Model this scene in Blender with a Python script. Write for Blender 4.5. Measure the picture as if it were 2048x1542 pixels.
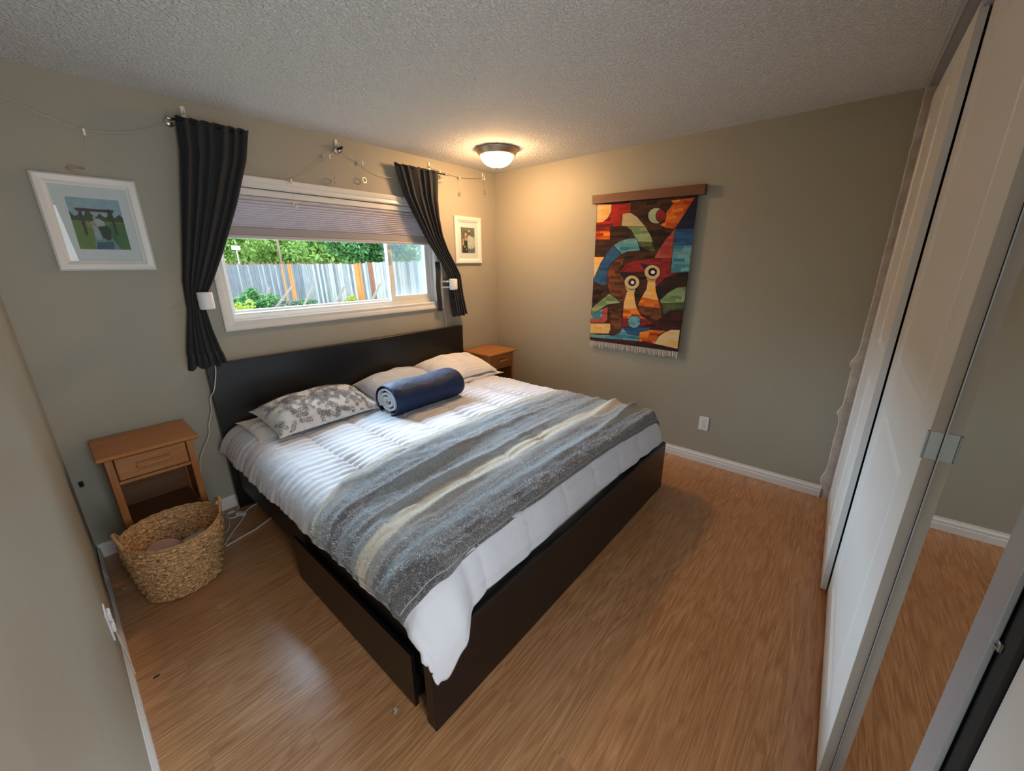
import bpy, math, random
from mathutils import Vector, noise
from math import pi, sin, cos, radians

for o in list(bpy.data.objects):
    bpy.data.objects.remove(o)
S = bpy.context.scene
COL = S.collection
random.seed(7)

# ---------------------------------------------------------------- camera
cam_d = bpy.data.cameras.new('camera')
cam = bpy.data.objects.new('camera', cam_d)
COL.objects.link(cam)
cam.location = (-3.2096, -2.9596, 1.5601)
cam.rotation_euler = (1.2723, 0.0071, -0.8641)
cam_d.sensor_width = 36.0
cam_d.lens = 13.938
cam_d.clip_start = 0.01
cam_d.clip_end = 200
S.camera = cam

# ---------------------------------------------------------------- world, daylight, exposure
S.view_settings.view_transform = 'Standard'
S.view_settings.look = 'None'
S.view_settings.gamma = 1
S.view_settings.exposure = 0.66
W = bpy.data.worlds.new('overcast_sky')
S.world = W
W.use_nodes = True
wn = W.node_tree.nodes['Background']
wn.inputs[0].default_value = (0.80, 0.92, 1.0, 1)
wn.inputs[1].default_value = 3.0

def area(name, loc, target, sx, sy, power, col):
    d = bpy.data.lights.new(name, 'AREA')
    d.shape = 'RECTANGLE'; d.size = sx; d.size_y = sy; d.energy = power; d.color = col
    o = bpy.data.objects.new(name, d); COL.objects.link(o)
    o.location = loc
    o.rotation_euler = (Vector(target) - Vector(loc)).to_track_quat('-Z', 'Y').to_euler()
    return o
# bright patch of the overcast sky high above the garden, shining in through the window
area('daylight_from_sky', (-1.5, 4.6, 4.0), (-1.6, 0.0, 1.2), 6.0, 3.6, 2400, (0.60, 0.79, 1.0))
# added fill lamp behind the camera, brightens the near half of the room
area('added_room_fill', (-3.03, -3.42, 1.25), (-2.0, -1.0, 1.75), .5, 1.9, 17, (0.93, 0.97, 1.0))

# ---------------------------------------------------------------- materials
def mat(name, col, rough=0.6, metal=0.0, bump=None, var=None, spec=None, emis=None, sheen=0, coat=0):
    """plain procedural material; bump=(scale, strength, distance); var=(scale, colour2, amount)"""
    m = bpy.data.materials.new(name); m.use_nodes = True
    nt = m.node_tree; b = nt.nodes['Principled BSDF']
    b.inputs['Base Color'].default_value = (*col, 1)
    b.inputs['Roughness'].default_value = rough
    b.inputs['Metallic'].default_value = metal
    if spec is not None: b.inputs['Specular IOR Level'].default_value = spec
    if sheen: b.inputs['Sheen Weight'].default_value = sheen
    if coat: b.inputs['Coat Weight'].default_value = coat
    if emis:
        b.inputs['Emission Color'].default_value = (*emis[0], 1)
        b.inputs['Emission Strength'].default_value = emis[1]
    tc = nt.nodes.new('ShaderNodeTexCoord')
    if bump:
        n = nt.nodes.new('ShaderNodeTexNoise'); n.inputs['Scale'].default_value = bump[0]; n.inputs['Detail'].default_value = 3
        nt.links.new(tc.outputs['Object'], n.inputs['Vector'])
        bp = nt.nodes.new('ShaderNodeBump'); bp.inputs['Strength'].default_value = bump[1]; bp.inputs['Distance'].default_value = bump[2]
        nt.links.new(n.outputs[0], bp.inputs['Height']); nt.links.new(bp.outputs[0], b.inputs['Normal'])
    if var:
        n = nt.nodes.new('ShaderNodeTexNoise'); n.inputs['Scale'].default_value = var[0]; n.inputs['Detail'].default_value = 4
        nt.links.new(tc.outputs['Object'], n.inputs['Vector'])
        mx = nt.nodes.new('ShaderNodeMix'); mx.data_type = 'RGBA'
        mx.inputs[6].default_value = (*col, 1); mx.inputs[7].default_value = (*var[1], 1)
        r = nt.nodes.new('ShaderNodeMapRange'); r.inputs[1].default_value = .35; r.inputs[2].default_value = .65; r.inputs[4].default_value = var[2]
        nt.links.new(n.outputs[0], r.inputs[0]); nt.links.new(r.outputs[0], mx.inputs[0]); nt.links.new(mx.outputs[2], b.inputs['Base Color'])
    return m

class G:
    """small node graph helper"""
    def __init__(s, name, rough=.6):
        s.m = bpy.data.materials.new(name); s.m.use_nodes = True
        s.nt = s.m.node_tree; s.b = s.nt.nodes['Principled BSDF']; s.b.inputs['Roughness'].default_value = rough
    def n(s, t, **k):
        x = s.nt.nodes.new(t)
        for a, v in k.items(): setattr(x, a, v)
        return x
    def l(s, a, b): s.nt.links.new(a, b)
    def math(s, op, a, b=None, c=None):
        x = s.n('ShaderNodeMath', operation=op)
        for i, v in enumerate((a, b, c)):
            if v is None: continue
            if isinstance(v, (int, float)): x.inputs[i].default_value = v
            else: s.l(v, x.inputs[i])
        return x.outputs[0]
    def mix(s, f, a, b, blend='MIX'):
        x = s.n('ShaderNodeMix', data_type='RGBA', blend_type=blend)
        for i, v in ((0, f), (6, a), (7, b)):
            if isinstance(v, (int, float)): x.inputs[i].default_value = v
            elif isinstance(v, tuple): x.inputs[i].default_value = (*v, 1)
            else: s.l(v, x.inputs[i])
        return x.outputs[2]
    def noise(s, vec, scale, detail=3, dist=0, stretch=None):
        if stretch:
            mp = s.n('ShaderNodeMapping'); mp.inputs['Scale'].default_value = stretch; s.l(vec, mp.inputs[0]); vec = mp.outputs[0]
        x = s.n('ShaderNodeTexNoise'); x.inputs['Scale'].default_value = scale; x.inputs['Detail'].default_value = detail
        x.inputs['Distortion'].default_value = dist; s.l(vec, x.inputs['Vector']); return x.outputs[0]
    def rng(s, v, a, b, c=0, d=1):
        x = s.n('ShaderNodeMapRange'); 
        for i, q in ((1, a), (2, b), (3, c), (4, d)): x.inputs[i].default_value = q
        s.l(v, x.inputs[0]); return x.outputs[0]
    def bump(s, h, strength, dist):
        x = s.n('ShaderNodeBump'); x.inputs['Strength'].default_value = strength; x.inputs['Distance'].default_value = dist
        s.l(h, x.inputs['Height']); s.l(x.outputs[0], s.b.inputs['Normal'])
    def obj(s): return s.n('ShaderNodeTexCoord').outputs['Object']
    def col(s, c): s.l(c, s.b.inputs['Base Color'])

def wood(name, c1, c2, rough=.4, axis=0, scale=1.0, ring=1.0):
    g = G(name, rough); o = g.obj()
    st = [26.0, 26.0, 26.0]; st[axis] = 2.2
    a = g.noise(o, scale, 5, 1.2, tuple(st)); st2 = [120.0]*3; st2[axis] = 5
    f = g.noise(o, scale, 3, 0, tuple(st2))
    v = g.rng(g.math('ADD', g.math('MULTIPLY', a, ring), g.math('MULTIPLY', f, .5)), .45, 1.05)
    g.col(g.mix(v, c1, c2)); g.bump(f, .12, .001)
    return g.m

# room
WALL = mat('olive_taupe_paint', (.350, .328, .262), .55, bump=(180, .12, .002), spec=.35)
WALLB = mat('olive_taupe_paint_smooth', (.350, .328, .262), .42, bump=(3.2, .25, .03), spec=.45)
WHITE = mat('white_gloss_paint', (.72, .72, .70), .35)
TRIM = mat('cream_white_trim', (.70, .69, .66), .35)
g = G('sprayed_ceiling_texture', .9); o = g.obj()
n1 = g.noise(o, 75, 3, .3); n2 = g.noise(o, 210, 2)
g.b.inputs['Base Color'].default_value = (.76, .77, .77, 1)
g.bump(g.math('ADD', g.rng(n1, .42, .6), g.math('MULTIPLY', n2, .5)), 1.0, .007)
CEIL = g.m
CEILS = mat('smooth_ceiling_board', (.58, .58, .575), .8)
PATCH = mat('bare_drywall_patch', (.47, .40, .34), .85, bump=(60, .5, .004), var=(14, (.62, .56, .50), 1.0))

# laminate floor: boards run along x
g = G('oak_laminate', .34); o = g.obj()
sx = g.n('ShaderNodeSeparateXYZ'); g.l(o, sx.inputs[0])
BW = .0985
row = g.math('FLOOR', g.math('DIVIDE', sx.outputs[1], BW))
wr = g.n('ShaderNodeTexWhiteNoise', noise_dimensions='1D'); g.l(row, wr.inputs['W'])
px = g.math('ADD', g.math('DIVIDE', sx.outputs[0], 1.05), g.math('MULTIPLY', wr.outputs[0], 7.3))
idx = g.math('FLOOR', px)
cb = g.n('ShaderNodeCombineXYZ'); g.l(row, cb.inputs[0]); g.l(idx, cb.inputs[1])
wb = g.n('ShaderNodeTexWhiteNoise', noise_dimensions='3D'); g.l(cb.outputs[0], wb.inputs['Vector'])
off = g.n('ShaderNodeCombineXYZ'); g.l(g.math('MULTIPLY', wb.outputs[0], 31.0), off.inputs[0]); g.l(g.math('MULTIPLY', wb.outputs[0], 17.0), off.inputs[1])
va = g.n('ShaderNodeVectorMath', operation='ADD'); g.l(o, va.inputs[0]); g.l(off.outputs[0], va.inputs[1])
cath = g.noise(va.outputs[0], 1, 2, .6, (1.15, 16, 1))
ringv = g.math('FRACT', g.math('MULTIPLY', cath, 9.0))
ringt = g.math('ABSOLUTE', g.math('SUBTRACT', ringv, .5))
fine = g.noise(va.outputs[0], 1, 4, .2, (7, 190, 1))
tone = g.math('ADD', g.math('MULTIPLY', g.rng(ringt, 0, .5), .62), g.math('MULTIPLY', g.rng(fine, .3, .7), .36))
c = g.mix(tone, (.28, .122, .048), (.56, .305, .150))
c = g.mix(g.math('MULTIPLY', wb.outputs[0], .38), c, (.36, .17, .075))
fy = g.math('FRACT', g.math('DIVIDE', sx.outputs[1], BW)); fx = g.math('FRACT', px)
seam = g.math('MAXIMUM', g.math('LESS_THAN', fy, .014), g.math('MULTIPLY', g.math('LESS_THAN', fx, .0012), .6))
g.col(g.mix(g.math('MULTIPLY', seam, .55), c, (.10, .045, .02)))
g.l(g.rng(fine, .3, .7, .19, .31), g.b.inputs['Roughness'])
g.bump(g.math('SUBTRACT', g.math('MULTIPLY', fine, .6), seam), .12, .0012)
FLOOR = g.m

OAK = wood('honey_pine', (.27, .098, .022), (.41, .168, .042), .36, 0)
OAKV = wood('honey_pine_upright', (.24, .085, .02), (.37, .15, .038), .4, 2)
OAKSHADE = wood('pine_interior_shaded', (.11, .045, .015), (.17, .07, .025), .6, 0)  # same pine, darkened: shade inside the nightstands is put into the colour
BLACK = wood('black_brown_veneer', (.0035, .0030, .0030), (.0065, .0052, .0048), .34, 0)
BLACKV = wood('black_brown_veneer_side', (.0035, .0030, .0028), (.008, .006, .005), .45, 1)
DARKM = mat('dark_metal', (.03, .03, .032), .4, .8)
STEEL = mat('dull_steel', (.40, .43, .47), .35, .85)
CHROME = mat('brushed_nickel', (.55, .54, .52), .28, 1)
ALU = mat('brushed_aluminium', (.50, .54, .60), .35, .55)
SATIN = mat('champagne_metal', (.50, .40, .30), .38, .85)
PLASTIC = mat('white_plastic', (.74, .75, .77), .4)
PLASTG = mat('pale_grey_plastic', (.5, .51, .52), .5)
BLK = mat('matt_black', (.006, .006, .007), .6)
MIRROR = mat('mirror_glass', (.86, .88, .86), .0, 1)
CORD = mat('white_cord', (.55, .54, .51), .55)
WIRE = mat('thin_silver_wire', (.50, .46, .38), .4, .3)
CLEAR = mat('frosted_clip', (.75, .72, .66), .3)

g = G('window_pane', 0); nt = g.nt
tr = g.n('ShaderNodeBsdfTransparent'); tr.inputs[0].default_value = (.95, .98, .97, 1)
gl = g.n('ShaderNodeBsdfGlossy'); gl.inputs['Roughness'].default_value = 0.0
fr = g.n('ShaderNodeFresnel'); fr.inputs[0].default_value = 1.45
ms = g.n('ShaderNodeMixShader'); geo = g.n('ShaderNodeNewGeometry'); g.l(g.math('MULTIPLY', fr.outputs[0], g.math('SUBTRACT', 1.0, geo.outputs['Backfacing'])), ms.inputs[0]); g.l(tr.outputs[0], ms.inputs[1]); g.l(gl.outputs[0], ms.inputs[2])
g.l(ms.outputs[0], nt.nodes['Material Output'].inputs[0])
GLASS = g.m
def screened(name, dens):
    g = G(name, .8)
    tr = g.n('ShaderNodeBsdfTransparent'); d = g.n('ShaderNodeBsdfDiffuse'); d.inputs[0].default_value = (.5, .55, .6, 1)
    ms = g.n('ShaderNodeMixShader'); ms.inputs[0].default_value = dens
    g.l(tr.outputs[0], ms.inputs[1]); g.l(d.outputs[0], ms.inputs[2]); g.l(ms.outputs[0], g.nt.nodes['Material Output'].inputs[0])
    return g.m
SCREEN = screened('insect_mesh', .28)

def cloth(name, col, rough=.9, scale=600, amt=.15, sheen=.2, var=None):
    return mat(name, col, rough, bump=(scale, amt, .001), sheen=sheen, var=var)
DUVET = mat('white_cotton', (.56, .575, .63), .9, bump=(26, .35, .012), sheen=.1)
SHEET = cloth('cream_sheet', (.66, .62, .56))
NAVY = mat('navy_nylon', (.006, .019, .060), .62, bump=(30, .6, .010), spec=.3)
FLEECE = cloth('grey_fleece', (.50, .52, .55), .95, 120, .9)
CURT = mat('charcoal_curtain', (.023, .024, .026), .85, bump=(300, .2, .001), sheen=.08, spec=.25)
def backlit(name, c, k):
    g = G(name, .85); g.b.inputs['Base Color'].default_value = (*c, 1)
    d = g.n('ShaderNodeBsdfTranslucent'); d.inputs[0].default_value = (*c, 1); m = g.n('ShaderNodeMixShader'); m.inputs[0].default_value = k
    g.l(g.b.outputs[0], m.inputs[1]); g.l(d.outputs[0], m.inputs[2]); g.l(m.outputs[0], g.nt.nodes['Material Output'].inputs[0]); return g.m
BLINDF = backlit('grey_pleated_fabric', (.60, .55, .57), .25)

g = G('pillow_floral', .9); o = g.obj()
dn = g.n('ShaderNodeTexNoise'); dn.inputs['Scale'].default_value = 16; dn.inputs['Detail'].default_value = 2; g.l(o, dn.inputs['Vector'])
va = g.n('ShaderNodeVectorMath', operation='MULTIPLY_ADD'); g.l(dn.outputs['Color'], va.inputs[0]); va.inputs[1].default_value = (.10, .10, .10); g.l(o, va.inputs[2])
vo = g.n('ShaderNodeTexVoronoi', feature='F1'); vo.inputs['Scale'].default_value = 78; vo.inputs['Randomness'].default_value = 1; g.l(va.outputs[0], vo.inputs['Vector'])
stem = g.n('ShaderNodeTexVoronoi', feature='DISTANCE_TO_EDGE'); stem.inputs['Scale'].default_value = 20; g.l(va.outputs[0], stem.inputs['Vector'])
leaf = g.math('LESS_THAN', vo.outputs['Distance'], .34); st = g.math('LESS_THAN', stem.outputs['Distance'], .035)
mask = g.rng(g.noise(o, 13, 2), .42, .50)
g.col(g.mix(g.math('MULTIPLY', g.math('MAXIMUM', leaf, st), g.math('MULTIPLY', mask, .8)), (.64, .62, .60), (.12, .115, .125)))
FLORAL = g.m

g = G('ribbed_white_cover', .85); o = g.obj()
wv = g.n('ShaderNodeTexWave', bands_direction='Y'); wv.inputs['Scale'].default_value = 16; wv.inputs['Distortion'].default_value = .6; wv.inputs['Detail'].default_value = 1
g.l(o, wv.inputs['Vector']); g.b.inputs['Base Color'].default_value = (.72, .71, .71, 1); g.bump(wv.outputs[0], .25, .004)
RIBBED = g.m

# wool blanket: stripes across the uv v direction
g = G('striped_mohair', .95)
uv = g.n('ShaderNodeUVMap'); sp = g.n('ShaderNodeSeparateXYZ'); g.l(uv.outputs[0], sp.inputs[0])
o = g.obj(); wob = g.noise(o, 60, 2)
vv = g.math('ADD', sp.outputs[1], g.math('MULTIPLY', g.math('SUBTRACT', wob, .5), .018))
cr = g.n('ShaderNodeValToRGB'); cr.color_ramp.interpolation = 'LINEAR'
BANDS = [(0, (.58, .54, .42)), (.045, (.30, .32, .34)), (.13, (.19, .24, .28)), (.21, (.085, .080, .095)), (.33, (.17, .22, .26)),
         (.41, (.11, .115, .13)), (.49, (.21, .25, .28)), (.56, (.66, .58, .43)), (.66, (.28, .28, .28)), (.73, (.10, .095, .10)), (.79, (.16, .20, .23)), (.86, (.035, .031, .036))]
el = cr.color_ramp.elements
el[0].position = 0; el[0].color = (*BANDS[0][1], 1); el[1].position = 1; el[1].color = (*BANDS[-1][1], 1)
for i in range(1, len(BANDS)):
    a = el.new(BANDS[i][0] - .008); a.color = (*BANDS[i-1][1], 1)
    a = el.new(BANDS[i][0] + .008); a.color = (*BANDS[i][1], 1)
g.l(vv, cr.inputs[0])
f1 = g.noise(o, 150, 4, 2.4); f2 = g.noise(o, 420, 2, 1.0); f3 = g.noise(o, 28, 3)
fib = g.math('MULTIPLY', g.rng(f1, .50, .62), g.rng(f3, .25, .7, .35, 1.0))
g.col(g.mix(g.math('MULTIPLY', fib, .48), cr.outputs[0], (.66, .70, .74)))
g.b.inputs['Sheen Weight'].default_value = .5
g.bump(g.math('ADD', f1, g.math('MULTIPLY', f2, .5)), .9, .006)
WOOL = g.m
WOOLE = mat('mohair_edge', (.30, .30, .30), .95, bump=(200, .8, .004))

g = G('woven_seagrass', .75); o = g.obj()
cuv = g.n('ShaderNodeUVMap')
bk = g.noise(cuv.outputs[0], 1, 2, 1.2, (75, 110, 1)); bk2 = g.noise(o, 160, 2)
g.col(g.mix(g.rng(g.math('ADD', g.math('MULTIPLY', bk, .8), g.math('MULTIPLY', bk2, .3)), .38, .72), (.10, .038, .012), (.85, .52, .24)))
g.bump(bk, .8, .006)
SEAGRASS = g.m

def patch_mat(name, c1, c2):
    g = G('tapestry_' + name, .95); o = g.obj()
    sp = g.n('ShaderNodeSeparateXYZ'); g.l(o, sp.inputs[0])
    rw = g.math('FLOOR', g.math('DIVIDE', g.math('ADD', sp.outputs[2], g.math('MULTIPLY', g.noise(o, 22, 1), .02)), .023))
    w = g.n('ShaderNodeTexWhiteNoise', noise_dimensions='1D'); g.l(rw, w.inputs['W'])
    cx = g.math('FLOOR', g.math('ADD', g.math('DIVIDE', sp.outputs[1], .085), g.math('MULTIPLY', w.outputs[0], 9)))
    cb = g.n('ShaderNodeCombineXYZ'); g.l(rw, cb.inputs[0]); g.l(cx, cb.inputs[1])
    w2 = g.n('ShaderNodeTexWhiteNoise', noise_dimensions='3D'); g.l(cb.outputs[0], w2.inputs['Vector'])
    fn = g.noise(o, 1, 2, 0, (1, 90, 500))
    g.col(g.mix(g.math('ADD', g.math('MULTIPLY', w2.outputs[0], 1.15), g.math('MULTIPLY', g.math('SUBTRACT', fn, .55), .5)), c1, c2)); g.bump(fn, .5, .002)
    return g.m

# ---------------------------------------------------------------- mesh helpers
class MB:
    def __init__(s): s.v = []; s.f = []; s.mi = []; s.uv = None
    def add(s, vs, fs, m=0):
        n = len(s.v); s.v += [tuple(v) for v in vs]; s.f += [tuple(i + n for i in f) for f in fs]; s.mi += [m] * len(fs); return s
    def box(s, a, b, m=0, bev=0.0):
        x0, x1 = sorted((a[0], b[0])); y0, y1 = sorted((a[1], b[1])); z0, z1 = sorted((a[2], b[2]))
        if bev <= 0 or bev * 2.01 > min(x1-x0, y1-y0, z1-z0):
            vs = [(x, y, z) for x in (x0, x1) for y in (y0, y1) for z in (z0, z1)]
            return s.add(vs, [(0,1,3,2), (4,6,7,5), (0,4,5,1), (2,3,7,6), (0,2,6,4), (1,5,7,3)], m)
        e = bev; vs = []; idx = {}
        for ix, X in enumerate((x0, x1)):
            for iy, Y in enumerate((y0, y1)):
                for iz, Z in enumerate((z0, z1)):
                    dx = e if ix == 0 else -e; dy = e if iy == 0 else -e; dz = e if iz == 0 else -e
                    for k, p in enumerate(((X, Y+dy, Z+dz), (X+dx, Y, Z+dz), (X+dx, Y+dy, Z))):
                        idx[(ix, iy, iz, k)] = len(vs); vs.append(p)
        fs = []
        def q(*k): fs.append(tuple(idx[i] for i in k))
        for i in (0, 1):
            q((i,0,0,0), (i,1,0,0), (i,1,1,0), (i,0,1,0)); q((0,i,0,1), (1,i,0,1), (1,i,1,1), (0,i,1,1)); q((0,0,i,2), (1,0,i,2), (1,1,i,2), (0,1,i,2))
        for i in (0, 1):
            for j in (0, 1):
                q((i,j,0,0), (i,j,1,0), (i,j,1,1), (i,j,0,1)); q((i,0,j,0), (i,1,j,0), (i,1,j,2), (i,0,j,2)); q((0,i,j,1), (1,i,j,1), (1,i,j,2), (0,i,j,2))
        for i in (0, 1):
            for j in (0, 1):
                for k in (0, 1): q((i,j,k,0), (i,j,k,1), (i,j,k,2))
        return s.add(vs, fs, m)
    def hexa(s, p, m=0):
        """eight corners: bottom loop of four, top loop of four"""
        return s.add(p, [(3,2,1,0), (4,5,6,7), (0,1,5,4), (1,2,6,5), (2,3,7,6), (3,0,4,7)], m)
    def prism(s, pts, axis, a, b, m=0):
        """polygon pts in the two remaining axes, extruded a..b on axis"""
        def mk(p, t):
            return [(t, p[0], p[1]), (p[0], t, p[1]), (p[0], p[1], t)][axis]
        n = len(pts)
        return s.add([mk(p, a) for p in pts] + [mk(p, b) for p in pts],
                     [tuple(range(n))[::-1], tuple(range(n, 2*n))] + [(i, (i+1) % n, n+(i+1) % n, n+i) for i in range(n)], m)
    def tube(s, pts, r, n=8, m=0, closed=False, cap=True):
        pts = [Vector(p) for p in pts]; N = len(pts)
        rr = r if isinstance(r, (list, tuple)) else [r] * N
        base = len(s.v); up = Vector((0, 0, 1)); prev = None; vs = []
        for i, p in enumerate(pts):
            if closed: t = pts[(i+1) % N] - pts[i-1]
            else: t = pts[min(i+1, N-1)] - pts[max(i-1, 0)]
            t.normalize()
            a = (prev if prev is not None else (up if abs(t.z) < .9 else Vector((1, 0, 0))))
            a = (a - t * a.dot(t))
            if a.length < 1e-6: a = t.orthogonal()
            a.normalize(); b = t.cross(a); prev = a
            for k in range(n):
                an = 2*pi*k/n; vs.append(p + (a*cos(an) + b*sin(an)) * rr[i])
        fs = []
        for i in range(N if closed else N-1):
            j = (i+1) % N
            for k in range(n): fs.append((i*n+k, i*n+(k+1) % n, j*n+(k+1) % n, j*n+k))
        if not closed and cap: fs += [tuple(range(n))[::-1], tuple((N-1)*n+k for k in range(n))]
        return s.add(vs, fs, m)
    def lathe(s, prof, c, n=32, m=0, axis=2, sx=1, sy=1):
        vs = []; fs = []
        for (r, z) in prof:
            for k in range(n):
                a = 2*pi*k/n; p = (r*cos(a)*sx, r*sin(a)*sy, z)
                if axis == 1: p = (p[0], p[2], p[1])
                if axis == 0: p = (p[2], p[0], p[1])
                vs.append((c[0]+p[0], c[1]+p[1], c[2]+p[2]))
        for i in range(len(prof)-1):
            for k in range(n): fs.append((i*n+k, i*n+(k+1) % n, (i+1)*n+(k+1) % n, (i+1)*n+k))
        fs += [tuple(range(n))[::-1], tuple((len(prof)-1)*n+k for k in range(n))]
        return s.add(vs, fs, m)
    def grid(s, fn, nu, nv, m=0, uv=False):
        vs = [fn(i/(nu-1), j/(nv-1)) for j in range(nv) for i in range(nu)]
        fs = [(j*nu+i, j*nu+i+1, (j+1)*nu+i+1, (j+1)*nu+i) for j in range(nv-1) for i in range(nu-1)]
        if uv: s.uv = [(i/(nu-1), j/(nv-1)) for j in range(nv) for i in range(nu)]
        return s.add(vs, fs, m)
    def build(s, name, mats, parent=None, smooth=False, local=False, solid=0, bevel=0, subd=0):
        if not isinstance(mats, (list, tuple)): mats = [mats]
        org = Vector((0, 0, 0))
        if not local:
            p = parent
            while p is not None: org += p.location; p = p.parent
        me = bpy.data.meshes.new(name)
        me.from_pydata([(v[0]-org.x, v[1]-org.y, v[2]-org.z) for v in s.v], [], s.f)
        for q in mats: me.materials.append(q)
        for p_, i in zip(me.polygons, s.mi): p_.material_index = i; p_.use_smooth = smooth
        if s.uv:
            L = me.uv_layers.new(name='UVMap')
            for lp in me.loops:
                if lp.vertex_index < len(s.uv): L.data[lp.index].uv = s.uv[lp.vertex_index]
        me.validate(); me.update()
        ob = bpy.data.objects.new(name, me); COL.objects.link(ob)
        if parent is not None: ob.parent = parent
        if solid:
            md = ob.modifiers.new('thickness', 'SOLIDIFY'); md.thickness = solid; md.offset = -1
        if bevel:
            md = ob.modifiers.new('bevel', 'BEVEL'); md.width = bevel; md.segments = 2; md.limit_method = 'ANGLE'
        if subd:
            md = ob.modifiers.new('sub', 'SUBSURF'); md.levels = subd; md.render_levels = subd
        return ob

def tag(o, label, cat, group=None, kind=None):
    o['label'] = label; o['category'] = cat
    if group: o['group'] = group
    if kind: o['kind'] = kind
    return o
def thing(name, label, cat, loc, rz=0, group=None):
    o = bpy.data.objects.new(name, None); COL.objects.link(o); o.location = loc; o.rotation_euler = (0, 0, rz)
    o.empty_display_size = .1
    return tag(o, label, cat, group)
def struct(name, mb, m, parent=None, **k):
    o = mb.build(name, m, parent, **k)
    if parent is None: o['kind'] = 'structure'
    return o
def lin(ks, x):
    ks = sorted(ks)
    if x <= ks[0][0]: return ks[0][1]
    for (a, va), (b, vb) in zip(ks, ks[1:]):
        if x <= b: return va + (vb-va)*(x-a)/(b-a)
    return ks[-1][1]
def lerp(a, b, t): return a + (b-a)*t
def keys(ks, x):
    ks = sorted(ks)
    if x <= ks[0][0]: return ks[0][1]
    for (a, va), (b, vb) in zip(ks, ks[1:]):
        if x <= b:
            t = (x-a)/(b-a); t = t*t*(3-2*t); return va + (vb-va)*t
    return ks[-1][1]
def nz(x, y, z=0.0): return noise.noise(Vector((x, y, z)))

# ================================================================ ROOM SHELL
H = 2.41; XL = -3.314; YD = -3.02; SL = .0256      # wall of the wardrobe side runs slightly askew
def yd(x, off=3.02): return -off + SL*x
WX0, WX1, WZ0, WZ1 = -2.44, -.811, 1.227, 2.021    # clear opening of the window

struct('floor', MB().box((XL-.3, .05, -.06), (.15, -4.3, 0)), FLOOR)
b = MB(); b.hexa([(XL-.2, .05, H), (.1, .05, H), (.1, yd(.1), H), (XL-.2, yd(XL-.2), H), (XL-.2, .05, H+.08), (.1, .05, H+.08), (.1, yd(.1), H+.08), (XL-.2, yd(XL-.2), H+.08)])
struct('ceiling', b, CEIL)
b = MB(); b.hexa([(XL-.2, yd(XL-.2)-.001, H+.002), (.1, yd(.1)-.001, H+.002), (.1, -4.3, H+.002), (XL-.2, -4.3, H+.002), (XL-.2, yd(XL-.2)-.001, H+.08), (.1, yd(.1)-.001, H+.08), (.1, -4.3, H+.08), (XL-.2, -4.3, H+.08)])
b.hexa([(XL, yd(XL)-.002, H-.004), (0, yd(0)-.002, H-.004), (0, yd(0)-.014, H-.004), (XL, yd(XL)-.014, H-.004), (XL, yd(XL)-.002, H+.003), (0, yd(0)-.002, H+.003), (0, yd(0)-.014, H+.003), (XL, yd(XL)-.014, H+.003)])
struct('trim_1', b, CEILS)
# window wall with its opening
b = MB()
b.box((XL-.15, 0, -.02), (WX0-.012, .16, H)); b.box((WX1+.012, 0, -.02), (.12, .16, H))
b.box((WX0-.012, 0, -.02), (WX1+.012, .16, WZ0-.012)); b.box((WX0-.012, 0, WZ1+.012), (WX1+.012, .16, H))
struct('wall_back', b, WALL)
struct('wall_right', MB().box((0, 0, -.02), (.12, -4.3, H)), WALL)
struct('wall_front', MB().box((XL-.15, -4.2, -.02), (.12, -4.3, H)), WALL)
# left wall, slightly bowed drywall
def lw(u, v):
    y = lerp(0, -4.25, u); z = lerp(-.02, H, v)
    return (XL + .004*math.exp(-((y+.62)/.22)**2) - .004*math.exp(-((y+.1)/.3)**2), y, z)
b = MB().grid(lw, 90, 12); b.box((XL-.12, 0, -.02), (XL-.03, -4.25, H))
struct('wall_left', b, WALLB, smooth=True)
# drywall left bare where an older wall was removed
b = MB(); random.seed(3)
def pe(z): return -3.012 - .006*abs(nz(z*4, 1.7)) - (.012 if z > .9 else 0) + .028*math.exp(-((z-.95)/.04)**2) + .022*math.exp(-((z-.62)/.03)**2)*1 + .018*math.exp(-((z-.13)/.05)**2) + .003*nz(z*22, 3)
N = 90
vs = []
for i in range(N+1):
    z = lerp(.0, H, i/N); vs += [(-.0005, pe(z), z), (-.0045, pe(z)-.004, z), (-.0045, -3.12, z)]
b.add(vs, [(3*i+k, 3*i+k+1, 3*i+k+4, 3*i+k+3) for i in range(N) for k in (0, 1)])
struct('trim_2', b, PATCH)
# baseboards, profiled
def bprof(t=.013, h=.083): return [(0, 0), (t, 0), (t, h*.5), (t*.75, h*.56), (t*.85, h*.62), (t*.85, h*.74), (t*.35, h*.86), (t*.3, h), (0, h)]
def base_x(name, x0, x1):
    struct(name, MB().prism([(-p, q) for p, q in bprof()], 0, x0, x1), TRIM)
b = MB(); b.prism([(-p, q) for p, q in bprof()], 0, XL, 0)
struct('baseboard_back', b, TRIM)
b = MB(); b.prism([(-p, q) for p, q in bprof()], 1, -.013, -3.012); struct('baseboard_right', b, TRIM)
b = MB(); b.prism([(XL+p, q) for p, q in bprof()], 1, -.013, -3.2); struct('baseboard_left', b, TRIM)

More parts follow.
